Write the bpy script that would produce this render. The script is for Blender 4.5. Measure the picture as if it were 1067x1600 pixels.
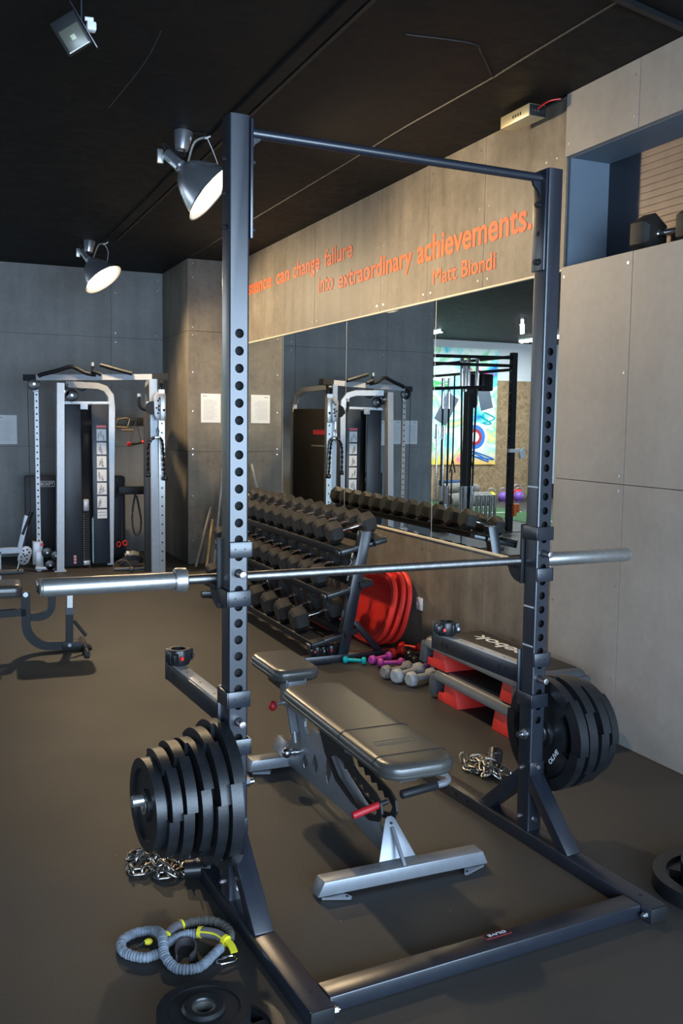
import bpy, bmesh, math, random
from mathutils import Vector, Matrix, Euler
random.seed(7)
PI = math.pi
S = bpy.context.scene
for o in list(bpy.data.objects): bpy.data.objects.remove(o)
COL = S.collection

# ------------------------------------------------------------------ camera
RT = Vector((.9160, -.4003, .0134)); FW = Vector((.4003, .9115, -.0949)); UP = RT.cross(FW)
RT.normalize(); FW.normalize(); UP = RT.cross(FW).normalized(); RT = FW.cross(UP).normalized()
cam = bpy.data.cameras.new('camera'); camo = bpy.data.objects.new('camera', cam); COL.objects.link(camo)
cam.sensor_fit = 'VERTICAL'; cam.sensor_height = 36.0; cam.lens = 1466.0 / 1600.0 * 36.0
cam.clip_start = .02; cam.clip_end = 100
camo.matrix_world = Matrix(((RT.x, UP.x, -FW.x, -.797), (RT.y, UP.y, -FW.y, -2.63), (RT.z, UP.z, -FW.z, 1.503), (0, 0, 0, 1)))
S.camera = camo

# ------------------------------------------------------------------ light and exposure
S.view_settings.view_transform = 'Standard'; S.view_settings.look = 'None'
S.view_settings.exposure = 0.42; S.view_settings.gamma = 1.0; S.view_settings.use_curve_mapping = False
w = bpy.data.worlds.new('world'); S.world = w; w.use_nodes = True
w.node_tree.nodes['Background'].inputs[0].default_value = (.55, .72, 1, 1)
w.node_tree.nodes['Background'].inputs[1].default_value = 1.0
DAY = (.56, .76, 1.0)

def area(name, loc, rot, sx, sy, power, color, spread=180):
    l = bpy.data.lights.new(name, 'AREA'); l.shape = 'RECTANGLE'; l.size = sx; l.size_y = sy
    l.energy = power; l.color = color; l.spread = math.radians(spread)
    o = bpy.data.objects.new(name, l); COL.objects.link(o); o.location = loc; o.rotation_euler = rot
    return o
# daylight through the big front windows (behind the camera) and through the windows of the training hall
area('daylight_front', (.7, -5.42, 1.45), (PI/2, 0, 0), 7.6, 2.6, 680, DAY)
area('daylight_hall', (-9.42, 10.2, 1.7), (PI/2, 0, -PI/2), 5.0, 2.3, 60, (.86, .94, 1.0), 120)

# ------------------------------------------------------------------ materials
MATS = {}
def nodes(name):
    m = bpy.data.materials.new(name); m.use_nodes = True; nt = m.node_tree
    return m, nt, nt.nodes['Principled BSDF']
def mat(name, col, rough=.5, metal=0., noise=0., nscale=30., bump=0., bscale=200., spec=.5, emit=None, estr=0., coat=0., aniso=False):
    if name in MATS: return MATS[name]
    m, nt, b = nodes(name)
    b.inputs['Base Color'].default_value = (*col, 1); b.inputs['Roughness'].default_value = rough
    b.inputs['Metallic'].default_value = metal; b.inputs['Specular IOR Level'].default_value = spec
    b.inputs['Coat Weight'].default_value = coat
    tc = nt.nodes.new('ShaderNodeTexCoord')
    if noise:
        n = nt.nodes.new('ShaderNodeTexNoise'); n.inputs['Scale'].default_value = nscale; n.inputs['Detail'].default_value = 6
        nt.links.new(tc.outputs['Object'], n.inputs['Vector'])
        r = nt.nodes.new('ShaderNodeValToRGB'); r.color_ramp.elements[0].position = .3; r.color_ramp.elements[1].position = .7
        r.color_ramp.elements[0].color = (*[c*(1-noise) for c in col], 1); r.color_ramp.elements[1].color = (*[min(1, c*(1+noise)) for c in col], 1)
        nt.links.new(n.outputs['Fac'], r.inputs['Fac']); nt.links.new(r.outputs['Color'], b.inputs['Base Color'])
    if bump:
        n2 = nt.nodes.new('ShaderNodeTexNoise'); n2.inputs['Scale'].default_value = bscale; n2.inputs['Detail'].default_value = 4
        nt.links.new(tc.outputs['Object'], n2.inputs['Vector'])
        bp = nt.nodes.new('ShaderNodeBump'); bp.inputs['Strength'].default_value = bump; bp.inputs['Distance'].default_value = .004
        nt.links.new(n2.outputs['Fac'], bp.inputs['Height']); nt.links.new(bp.outputs['Normal'], b.inputs['Normal'])
    if emit: b.inputs['Emission Color'].default_value = (*emit, 1); b.inputs['Emission Strength'].default_value = estr
    MATS[name] = m; return m

def board_mat(name, c1, c2, rough=.55, streak=.5):
    """cement board: cloudy patches, faint vertical water streaks, small dark specks"""
    m, nt, b = nodes(name); N = nt.nodes.new; L = nt.links.new
    tc = N('ShaderNodeTexCoord')
    n1 = N('ShaderNodeTexNoise'); n1.inputs['Scale'].default_value = 1.6; n1.inputs['Detail'].default_value = 8; n1.inputs['Roughness'].default_value = .65
    L(tc.outputs['Object'], n1.inputs['Vector'])
    mp = N('ShaderNodeMapping'); mp.inputs['Scale'].default_value = (9, 9, .8); L(tc.outputs['Object'], mp.inputs['Vector'])
    n2 = N('ShaderNodeTexNoise'); n2.inputs['Scale'].default_value = 1.; n2.inputs['Detail'].default_value = 5; L(mp.outputs['Vector'], n2.inputs['Vector'])
    n3 = N('ShaderNodeTexNoise'); n3.inputs['Scale'].default_value = 26; n3.inputs['Detail'].default_value = 6; L(tc.outputs['Object'], n3.inputs['Vector'])
    a = N('ShaderNodeMath'); a.operation = 'MULTIPLY_ADD'; a.inputs[1].default_value = streak; L(n2.outputs['Fac'], a.inputs[0]); L(n1.outputs['Fac'], a.inputs[2])
    a2 = N('ShaderNodeMath'); a2.operation = 'MULTIPLY_ADD'; a2.inputs[1].default_value = .25; L(n3.outputs['Fac'], a2.inputs[0]); L(a.outputs[0], a2.inputs[2])
    r = N('ShaderNodeMapRange'); r.inputs[1].default_value = .62; r.inputs[2].default_value = 1.15; L(a2.outputs[0], r.inputs[0])
    mx = N('ShaderNodeMix'); mx.data_type = 'RGBA'; mx.inputs[6].default_value = (*c1, 1); mx.inputs[7].default_value = (*c2, 1)
    L(r.outputs[0], mx.inputs[0]); L(mx.outputs[2], b.inputs['Base Color'])
    v = N('ShaderNodeMath'); v.operation = 'MULTIPLY_ADD'; v.inputs[1].default_value = .25; v.inputs[2].default_value = rough - .12; L(n1.outputs['Fac'], v.inputs[0]); L(v.outputs[0], b.inputs['Roughness'])
    bp = N('ShaderNodeBump'); bp.inputs['Strength'].default_value = .12; bp.inputs['Distance'].default_value = .003; L(n3.outputs['Fac'], bp.inputs['Height']); L(bp.outputs['Normal'], b.inputs['Normal'])
    MATS[name] = m; return m

def floor_mat():
    m, nt, b = nodes('rubber_floor'); N = nt.nodes.new; L = nt.links.new
    tc = N('ShaderNodeTexCoord')
    n1 = N('ShaderNodeTexNoise'); n1.inputs['Scale'].default_value = 1.3; n1.inputs['Detail'].default_value = 8; L(tc.outputs['Object'], n1.inputs['Vector'])
    n2 = N('ShaderNodeTexNoise'); n2.inputs['Scale'].default_value = 90; n2.inputs['Detail'].default_value = 3; L(tc.outputs['Object'], n2.inputs['Vector'])
    mx = N('ShaderNodeMix'); mx.data_type = 'RGBA'; mx.inputs[6].default_value = (.020, .0185, .017, 1); mx.inputs[7].default_value = (.046, .042, .038, 1)
    L(n1.outputs['Fac'], mx.inputs[0])
    vo = N('ShaderNodeTexVoronoi'); vo.inputs['Scale'].default_value = 14; L(tc.outputs['Object'], vo.inputs['Vector'])
    lt = N('ShaderNodeMath'); lt.operation = 'LESS_THAN'; lt.inputs[1].default_value = .035; L(vo.outputs['Distance'], lt.inputs[0])
    n4 = N('ShaderNodeTexNoise'); n4.inputs['Scale'].default_value = 2.2; L(tc.outputs['Object'], n4.inputs['Vector'])
    gt = N('ShaderNodeMath'); gt.operation = 'GREATER_THAN'; gt.inputs[1].default_value = .55; L(n4.outputs['Fac'], gt.inputs[0])
    mu = N('ShaderNodeMath'); mu.operation = 'MULTIPLY'; L(lt.outputs[0], mu.inputs[0]); L(gt.outputs[0], mu.inputs[1])
    mu2 = N('ShaderNodeMath'); mu2.operation = 'MULTIPLY'; mu2.inputs[1].default_value = .6; L(mu.outputs[0], mu2.inputs[0])
    m2 = N('ShaderNodeMix'); m2.data_type = 'RGBA'; m2.inputs[7].default_value = (.35, .33, .3, 1); L(mu2.outputs[0], m2.inputs[0]); L(mx.outputs[2], m2.inputs[6])
    L(m2.outputs[2], b.inputs['Base Color'])
    r = N('ShaderNodeMapRange'); r.inputs[3].default_value = .52; r.inputs[4].default_value = .75; L(n1.outputs['Fac'], r.inputs[0]); L(r.outputs[0], b.inputs['Roughness'])
    bp = N('ShaderNodeBump'); bp.inputs['Strength'].default_value = .35; bp.inputs['Distance'].default_value = .002; L(n2.outputs['Fac'], bp.inputs['Height']); L(bp.outputs['Normal'], b.inputs['Normal'])
    return m

def ceil_mat():
    m, nt, b = nodes('black_ceiling_paint'); N = nt.nodes.new; L = nt.links.new
    tc = N('ShaderNodeTexCoord')
    n1 = N('ShaderNodeTexNoise'); n1.inputs['Scale'].default_value = 1.1; n1.inputs['Detail'].default_value = 9; n1.inputs['Roughness'].default_value = .6; L(tc.outputs['Object'], n1.inputs['Vector'])
    n2 = N('ShaderNodeTexNoise'); n2.inputs['Scale'].default_value = 7; n2.inputs['Detail'].default_value = 8; n2.inputs['Distortion'].default_value = 1.5; L(tc.outputs['Object'], n2.inputs['Vector'])
    mx = N('ShaderNodeMix'); mx.data_type = 'RGBA'; mx.inputs[6].default_value = (.0025, .0025, .003, 1); mx.inputs[7].default_value = (.0068, .0066, .0068, 1)
    L(n1.outputs['Fac'], mx.inputs[0]); L(mx.outputs[2], b.inputs['Base Color'])
    r = N('ShaderNodeMapRange'); b.inputs['Specular IOR Level'].default_value = .22; r.inputs[3].default_value = .85; r.inputs[4].default_value = .5; L(n2.outputs['Fac'], r.inputs[0]); L(r.outputs[0], b.inputs['Roughness'])
    bp = N('ShaderNodeBump'); bp.inputs['Strength'].default_value = .2; bp.inputs['Distance'].default_value = .01; L(n2.outputs['Fac'], bp.inputs['Height']); L(bp.outputs['Normal'], b.inputs['Normal'])
    return m

def osb_mat():
    m, nt, b = nodes('osb_board'); N = nt.nodes.new; L = nt.links.new
    tc = N('ShaderNodeTexCoord')
    v = N('ShaderNodeTexVoronoi'); v.inputs['Scale'].default_value = 16; v.inputs['Randomness'].default_value = 1
    n = N('ShaderNodeTexNoise'); n.inputs['Scale'].default_value = 11; n.inputs['Detail'].default_value = 6; n.inputs['Distortion'].default_value = 1.2
    L(tc.outputs['Object'], n.inputs['Vector']); L(n.outputs['Color'], v.inputs['Vector'])
    r = N('ShaderNodeValToRGB'); r.color_ramp.elements[0].color = (.22, .14, .07, 1); r.color_ramp.elements[1].color = (.36, .25, .13, 1)
    L(n.outputs['Fac'], r.inputs['Fac']); r.color_ramp.elements[0].position = .35; r.color_ramp.elements[1].position = .6
    L(r.outputs['Color'], b.inputs['Base Color']); b.inputs['Roughness'].default_value = .7
    return m

def mural_mat():
    """bright abstract spray paint: cyan and white clouds above, yellow below, pink and orange patches"""
    m, nt, b = nodes('spray_paint_mural'); N = nt.nodes.new; L = nt.links.new
    tc = N('ShaderNodeTexCoord'); sp = N('ShaderNodeSeparateXYZ'); L(tc.outputs['Object'], sp.inputs[0])
    n = N('ShaderNodeTexNoise'); n.inputs['Scale'].default_value = 1.6; n.inputs['Detail'].default_value = 4; n.inputs['Distortion'].default_value = .8; L(tc.outputs['Object'], n.inputs['Vector'])
    r = N('ShaderNodeValToRGB'); e = r.color_ramp.elements
    e[0].position = .28; e[0].color = (.02, .16, .75, 1); e[1].position = .72; e[1].color = (.9, .2, .45, 1)
    for p, c in ((.38, (.05, .6, .8)), (.46, (.35, .85, .85)), (.53, (.85, .95, .9)), (.6, (.25, .75, .45)), (.66, (.95, .75, .3))):
        x = e.new(p); x.color = (*c, 1)
    L(n.outputs['Fac'], r.inputs['Fac'])
    r2 = N('ShaderNodeValToRGB'); e = r2.color_ramp.elements; e[0].position = .4; e[0].color = (.9, .75, .05, 1); e[1].position = .62; e[1].color = (.9, .35, .05, 1)
    L(n.outputs['Fac'], r2.inputs['Fac'])
    mr = N('ShaderNodeMapRange'); mr.inputs[1].default_value = 1.35; mr.inputs[2].default_value = 1.0
    ad = N('ShaderNodeMath'); ad.operation = 'MULTIPLY_ADD'; ad.inputs[1].default_value = .6; L(n.outputs['Fac'], ad.inputs[0]); L(sp.outputs['Z'], ad.inputs[2]); L(ad.outputs[0], mr.inputs[0])
    mx = N('ShaderNodeMix'); mx.data_type = 'RGBA'; L(mr.outputs[0], mx.inputs[0]); L(r.outputs['Color'], mx.inputs[6]); L(r2.outputs['Color'], mx.inputs[7])
    L(mx.outputs[2], b.inputs['Base Color']); b.inputs['Roughness'].default_value = .6
    return m

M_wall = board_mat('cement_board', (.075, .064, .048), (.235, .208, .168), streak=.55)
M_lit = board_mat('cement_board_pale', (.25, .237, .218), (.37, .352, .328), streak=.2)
M_far = board_mat('cement_board_grey', (.17, .172, .168), (.31, .312, .305))
M_floor = floor_mat(); M_ceil = ceil_mat(); M_osb = osb_mat(); M_mural = mural_mat()
M_seam = mat('seam_shadow_gap', (.03, .028, .025), .9)
M_screw = mat('screw_head', (.7, .7, .7), .3, 1)
M_rack = mat('rack_powder_coat', (.013, .016, .024), .29, 0, .10, 20, .05, 500, .95)
M_black = mat('satin_black_steel', (.011, .012, .014), .5, 0, .1, 30, spec=.32)
M_hole = mat('hole_interior', (.006, .006, .007), .8)
M_steel = mat('brushed_steel', (.50, .49, .47), .36, .88, .10, 60)
M_shaft = mat('worn_bar_steel', (.33, .32, .31), .36, 1, .15, 50, .2, 900)
M_chrome = mat('chrome', (.75, .76, .78), .1, 1)
M_chain = mat('chain_steel', (.42, .40, .37), .28, 1, .1, 60)
M_zinc = mat('zinc_bolt', (.62, .63, .66), .25, 1)
M_pin = mat('pin_steel', (.42, .38, .38), .4, 1)
M_rub = mat('black_rubber', (.010, .011, .013), .36, 0, .25, 25, .12, 300, .55)
M_hex = mat('hex_rubber', (.028, .026, .024), .62, 0, .3, 20, .3, 400, .35)
M_vinyl = mat('black_vinyl', (.052, .051, .047), .30, 0, .1, 14, .10, 260, .9)
M_silver = mat('silver_paint', (.42, .44, .47), .38, .35, .06, 30)
M_bsil = mat('satin_silver_frame', (.25, .265, .29), .36, .45, .06, 30)
M_red = mat('red_plastic', (.86, .04, .028), .42, 0, .08, 12)
M_redgrip = mat('dark_red_grip', (.42, .012, .02), .45)
M_grey = mat('grey_plastic', (.068, .074, .083), .42, 0, .06, 12)
M_steptop = mat('step_rubber', (.014, .014, .015), .6, 0, .3, 60, .9, 130)
M_white = mat('white_print', (.82, .82, .82), .5)
M_paper = mat('paper', (.80, .82, .84), .55)
M_ink = mat('print_grey', (.35, .36, .38), .6)
M_orange = mat('orange_paint', (.86, .13, .035), .6)
M_teal = mat('teal_vinyl', (.0, .42, .42), .38); M_pink = mat('magenta_vinyl', (.55, .06, .36), .38)
M_redv = mat('red_vinyl', (.75, .02, .012), .38); M_blkv = mat('black_vinyl_dip', (.012, .012, .014), .32)
M_gry = mat('worn_grey_vinyl', (.26, .235, .21), .55, 0, .25, 40); M_gry2 = mat('light_grey_vinyl', (.38, .38, .38), .5, 0, .15, 40)
M_purp = mat('dark_purple_vinyl', (.10, .03, .16), .4)
M_wood = mat('pale_wood', (.62, .42, .2), .5, 0, .2, 12)
M_yel = mat('yellow_webbing', (.80, .70, .03), .6); M_band = mat('grey_scrunch_sleeve', (.20, .235, .28), .75, 0, .3, 60)
M_web = mat('dark_webbing', (.05, .045, .05), .8)
M_plate = mat('uhmw_strip', (.55, .56, .56), .4)
M_tube = mat('tube_glow', (1, 1, 1), .5, emit=(.9, .96, 1), estr=9)
M_bulb = mat('warm_bulb', (1, 1, 1), .5, emit=(1, .80, .52), estr=60)
M_shade_in = mat('shade_inside', (.9, .88, .82), .4)
M_shade = mat('spun_aluminium', (.52, .54, .58), .28, .85, .05, 20)
M_navy = mat('navy_shroud', (.020, .026, .040), .4, 0, .1, 8)
M_turf = mat('green_turf', (.028, .095, .025), .9, 0, .3, 120, .6, 300)
M_wwall = mat('white_plaster', (.72, .75, .76), .8, 0, .03, 4)
M_bluew = mat('pale_blue_wall', (.42, .52, .58), .8)
M_niche = mat('slate_niche_paint', (.14, .18, .225), .62, 0, .12, 3)
M_nicheb = mat('niche_shade_navy', (.02, .024, .036), .45)  # navy tone standing in for shade at the niche back
M_slat = mat('brown_slat_wood', (.17, .115, .085), .5, 0, .2, 8)
M_ora = mat('orange_plastic', (.85, .18, .03), .5)

# mirror and thin parts
def mirror_mat():
    m, nt, b = nodes('mirror_glass'); b.inputs['Base Color'].default_value = (.80, .84, .83, 1)
    b.inputs['Metallic'].default_value = 1; b.inputs['Roughness'].default_value = 0.0
    return m
M_mirror = mirror_mat()

# ------------------------------------------------------------------ mesh helpers
class B:
    def __init__(s): s.bm = bmesh.new(); s.mats = []
    def mi(s, m):
        if m is None: return 0
        if m not in s.mats: s.mats.append(m)
        return s.mats.index(m)
    def box(s, lo, hi, m=None, bev=0., R=None, seg=2):
        b2 = bmesh.new(); bmesh.ops.create_cube(b2, size=1)
        c = [(lo[i]+hi[i])/2 for i in range(3)]; d = [max(1e-5, abs(hi[i]-lo[i])) for i in range(3)]
        for v in b2.verts: v.co = Vector((v.co.x*d[0], v.co.y*d[1], v.co.z*d[2]))
        if bev: bmesh.ops.bevel(b2, geom=list(b2.edges), offset=min(bev, min(d)*.49), segments=seg, profile=.5, affect='EDGES')
        if R is not None:
            for v in b2.verts: v.co = R @ v.co
        for v in b2.verts: v.co += Vector(c)
        return s.add(b2, m)
    def add(s, b2, m, X=None):
        k = s.mi(m); mp = {}
        for v in b2.verts: mp[v] = s.bm.verts.new(X @ v.co if X is not None else v.co)
        for f in b2.faces:
            try: g = s.bm.faces.new([mp[v] for v in f.verts]); g.material_index = k
            except ValueError: pass
        b2.free(); return s
    def tube(s, pts, r, m=None, n=12, closed=False, cap=True, sq=None):
        """round (or rectangular, sq=(w,h)) section swept along points"""
        pts = [Vector(p) for p in pts]; k = s.mi(m); rings = []; N = len(pts)
        prev = None
        for i, p in enumerate(pts):
            if closed: t = (pts[(i+1) % N]-pts[i-1])
            else: t = pts[min(i+1, N-1)]-pts[max(i-1, 0)]
            t.normalize()
            if prev is None:
                a = Vector((0, 0, 1)) if abs(t.z) < .9 else Vector((1, 0, 0))
                u = t.cross(a).normalized()
            else: u = (prev - t*prev.dot(t)).normalized()
            prev = u; v = t.cross(u)
            rr = r[i] if isinstance(r, (list, tuple)) else r
            if sq:
                a = t.cross(Vector((0, 0, 1)))
                if a.length < .05: a = u
                a.normalize(); bb = a.cross(t).normalized()
                # keep mitre width at bends
                sc = 1.
                if 0 < i < N-1:
                    c = (pts[i]-pts[i-1]).normalized().dot((pts[i+1]-pts[i]).normalized()); sc = 1/max(.4, math.sqrt((1+c)/2))
                ring = [p+a*sq[0]/2*x+bb*sq[1]/2*y*sc for x, y in ((1, 1), (-1, 1), (-1, -1), (1, -1))]
            else: ring = [p+(u*math.cos(2*PI*j/n)+v*math.sin(2*PI*j/n))*rr for j in range(n)]
            rings.append([s.bm.verts.new(q) for q in ring])
        L = len(rings[0])
        for i in range(N if closed else N-1):
            A = rings[i]; Bb = rings[(i+1) % N]
            for j in range(L):
                f = s.bm.faces.new([A[j], A[(j+1) % L], Bb[(j+1) % L], Bb[j]]); f.material_index = k
        if cap and not closed:
            for q in (rings[0][::-1], rings[-1]):
                f = s.bm.faces.new(q); f.material_index = k
        return s
    def cyl(s, a, b, r, m=None, n=20, r2=None, bev=0.):
        a = Vector(a); b = Vector(b)
        if bev:
            d = (b-a).normalized()*bev
            return s.tube([a, a+d*.3, a+d, b-d, b-d*.3, b], [r-bev, r-bev*.3, r, r, r-bev*.3, r-bev], m, n)
        return s.tube([a, b], [r, r if r2 is None else r2], m, n)
    def lathe(s, prof, X=None, m=None, n=32, closed=False):
        """prof: (radius, height) pairs about +Z, then placed by matrix X"""
        k = s.mi(m); X = X or Matrix.Identity(4); rings = []
        for r, z in prof:
            if r < 1e-6: rings.append([s.bm.verts.new(X @ Vector((0, 0, z)))])
            else: rings.append([s.bm.verts.new(X @ Vector((r*math.cos(2*PI*j/n), r*math.sin(2*PI*j/n), z))) for j in range(n)])
        P = len(rings)
        for i in range(P if closed else P-1):
            A, C = rings[i], rings[(i+1) % P]
            for j in range(n):
                a, b = A[j % len(A)], A[(j+1) % len(A)]; c, d = C[(j+1) % len(C)], C[j % len(C)]
                vs = []
                for q in (a, b, c, d):
                    if q not in vs: vs.append(q)
                if len(vs) > 2:
                    f = s.bm.faces.new(vs); f.material_index = k
        return s
    def prism(s, poly, h0, h1, ax='z', m=None, bev=0., X=None):
        """closed polygon extruded; ax = extrusion axis; poly gives the two other coordinates in order"""
        b2 = bmesh.new()
        def P(a, b, h): return {'z': (a, b, h), 'x': (h, a, b), 'y': (a, h, b)}[ax]
        A = [b2.verts.new(P(a, b, h0)) for a, b in poly]; C = [b2.verts.new(P(a, b, h1)) for a, b in poly]
        b2.faces.new(A); b2.faces.new(C[::-1])
        for i in range(len(poly)): b2.faces.new([A[i-1], A[i], C[i], C[i-1]])
        bmesh.ops.recalc_face_normals(b2, faces=b2.faces)
        if bev: bmesh.ops.bevel(b2, geom=[e for e in b2.edges if e.calc_face_angle(0) > .5], offset=bev, segments=2, profile=.5, affect='EDGES')
        return s.add(b2, m, X)
    def sphere(s, c, r, m=None, sc=(1, 1, 1), n=16):
        b2 = bmesh.new(); bmesh.ops.create_uvsphere(b2, u_segments=n, v_segments=max(6, n//2), radius=r)
        for v in b2.verts: v.co = Vector((v.co.x*sc[0], v.co.y*sc[1], v.co.z*sc[2]))+Vector(c)
        return s.add(b2, m)
    def xform(s, X):
        for v in s.bm.verts: v.co = X @ v.co
        return s
    def done(s, name, parent=None, m=None, smooth=True, label=None):
        bmesh.ops.remove_doubles(s.bm, verts=s.bm.verts, dist=1e-5)
        bmesh.ops.recalc_face_normals(s.bm, faces=s.bm.faces)
        me = bpy.data.meshes.new(name); s.bm.to_mesh(me); s.bm.free()
        for q in (s.mats or [m]): me.materials.append(q)
        if smooth:
            for p in me.polygons: p.use_smooth = True
            me.set_sharp_from_angle(angle=math.radians(35))
        o = bpy.data.objects.new(name, me); COL.objects.link(o)
        if parent: o.parent = parent
        if label: o['label'] = label
        return o
def thing(name, label, cat, loc=(0, 0, 0), rot=(0, 0, 0), group=None):
    o = bpy.data.objects.new(name, None); COL.objects.link(o); o.empty_display_size = .05
    o.location = loc; o.rotation_euler = rot; o['label'] = label; o['category'] = cat
    if group: o['group'] = group
    return o
def tag(o, label, cat, group=None, kind=None):
    o['label'] = label; o['category'] = cat
    if group: o['group'] = group
    if kind: o['kind'] = kind
    return o
def struct(o): o['kind'] = 'structure'; return o
def copy_tree(o, label, loc, rot=None, group=None, mat_swap=None):
    def cp(x, par):
        c = x.copy(); COL.objects.link(c)
        if par: c.parent = par
        for ch in [q for q in x.children]: cp(ch, c)
        return c
    r = cp(o, None); r.location = loc
    if rot is not None: r.rotation_euler = rot
    r['label'] = label
    if group: r['group'] = group
    return r
def text_obj(name, s, m, w=None, h=None, depth=.0015, bold=0., parent=None, flip=False):
    """lettering as mesh: starts at x=0, baseline at y=0, scaled so that its width is w and its x-height scale gives h"""
    cu = bpy.data.curves.new(name, 'FONT'); cu.body = s; cu.extrude = depth/2; cu.offset = bold; cu.size = 1
    t = bpy.data.objects.new('tmp_text', cu); COL.objects.link(t)
    dg = bpy.context.evaluated_depsgraph_get(); me = bpy.data.meshes.new_from_object(t.evaluated_get(dg))
    bpy.data.objects.remove(t); bpy.data.curves.remove(cu)
    xs = [v.co.x for v in me.vertices]; ys = [v.co.y for v in me.vertices]
    sx = (w/(max(xs)-min(xs))) if w else 1; x0 = min(xs)
    sy = h/max(ys) if h else (1 if name == 'word' else sx)
    for v in me.vertices: v.co = Vector(((v.co.x-x0)*sx, v.co.y*sy, v.co.z))
    me.materials.clear(); me.materials.append(m)
    o = bpy.data.objects.new(name, me); COL.objects.link(o)
    if parent: o.parent = parent
    return o
def join_words(label, words, m, X):
    """words: (text, x0, x1, height, bold, baseline) -> a thing with one mesh per word"""
    t = thing('wall_lettering', label, 'lettering', X.translation)
    Y = X.copy(); Y.translation = (0, 0, 0)
    for (q, x0, x1, h, bo, bl) in words:
        o = text_obj('word', q, m, x1-x0, None, .002, bo, t)
        ky = h/.72
        for v in o.data.vertices: v.co.y *= ky
        o.matrix_local = Y @ Matrix.Translation((x0, bl, 0))
    return t
def Mx(loc, rot=(0, 0, 0)): return Matrix.Translation(loc) @ Euler(rot).to_matrix().to_4x4()
def align(p, d, roll=0):
    """matrix whose +Z points along d at p"""
    q = Vector(d).normalized().to_track_quat('Z', 'Y'); return Matrix.Translation(p) @ q.to_matrix().to_4x4() @ Matrix.Rotation(roll, 4, 'Z')
def arc(c, r, a0, a1, n, plane='yz', k=0.):
    out = []
    for i in range(n+1):
        a = a0+(a1-a0)*i/n; u, v = c[0]+r*math.cos(a), c[1]+r*math.sin(a)
        out.append({'yz': (k, u, v), 'xz': (u, k, v), 'xy': (u, v, k)}[plane])
    return out
def smoothpath(pts, n=6, closed=False):
    P = [Vector(p) for p in pts]; N = len(P); out = []
    for i in range(N if closed else N-1):
        p0 = P[(i-1) % N] if (closed or i > 0) else P[0]; p1 = P[i]; p2 = P[(i+1) % N]; p3 = P[(i+2) % N] if (closed or i+2 < N) else P[-1]
        for j in range(n):
            t = j/n
            out.append(.5*((2*p1)+(-p0+p2)*t+(2*p0-5*p1+4*p2-p3)*t*t+(-p0+3*p1-3*p2+p3)*t**3))
    if not closed: out.append(P[-1])
    return out
ORD = ['nearest', 'second', 'third', 'fourth', 'fifth', 'sixth', 'seventh', 'eighth', 'ninth', 'tenth', 'eleventh', 'farthest']

# ================================================================== SETTING
XM, XA, HC = 2.174, 2.159, 3.148          # mirror wall plane, lit wall plane, ceiling height
YCOR = 1.375                              # where the lit wall ends and the mirrored wall starts
b = B(); b.box((-9.3, -5.3, -.1), (5.3, 13.7, 0)); struct(b.done('floor', m=M_floor, smooth=False))
b = B(); b.box((-9.3, -5.3, HC), (5.3, 13.7, HC+.1))
struct(b.done('ceiling', m=M_ceil, smooth=False))
# painted battens and slab joints on the ceiling
def strip(name, a, c, wd, th, m):
    b = B(); b.tube([a, c], 0, m, sq=(wd, th)); return struct(b.done(name, m=m, smooth=False))
M_ceil2 = mat('ceiling_ridge', (.014, .0135, .013), .6, 0, .4, 20, .6, 60)
strip('trim_1', (.765, -5.2, HC-.008), (.765, 6.3, HC-.008), .07, .018, M_ceil)
strip('trim_2', (.83, -5.2, HC-.004), (.83, 6.3, HC-.004), .02, .012, M_ceil2)
b = B()
b.tube(smoothpath([(1.69, -3, HC), (1.70, .8, HC), (1.705, 1.3, HC), (1.69, 1.8, HC), (1.675, 2.3, HC), (1.68, 3.2, HC), (1.66, 6.8, HC)]), .006, M_ceil2, 6)
b.tube(smoothpath([(1.70, 1.34, HC), (1.5, 1.12, HC), (1.40, 1.04, HC), (1.1, 1.08, HC)]), .004, M_ceil2, 6)
b.tube(smoothpath([(.15, 1.5, HC), (.16, 1.9, HC), (.12, 2.6, HC)]), .003, M_ceil2, 6)
struct(b.done('trim_3', m=M_ceil2))
b = B(); b.tube([(1.2, .30, HC-.01), (2.10, .51, HC-.01)], 0, M_black, sq=(.03, .02)); struct(b.done('trim_4', m=M_black, smooth=False))

def boards(name, rects, mtl, x, th, ax='x', sgn=-1, screws=()):
    """wall skin of separate boards with 3 mm gaps; rects in (along, z); ax = normal axis"""
    b = B(); g = .0015
    for (a0, a1, z0, z1) in rects:
        if ax == 'x': b.box((x, a0+g, z0+g), (x+th, a1-g, z1-g), mtl, .001, seg=1)
        else: b.box((a0+g, x, z0+g), (a1-g, x+th, z1-g), mtl, .001, seg=1)
    for (a, z) in screws:
        if ax == 'x': b.cyl((x-.0015, a, z), (x+.003, a, z), .006, M_screw, 8)
        else: b.cyl((a, x-.0015, z), (a, x+.003, z), .006, M_screw, 8)
    o = b.done(name, smooth=False); return o
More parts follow.
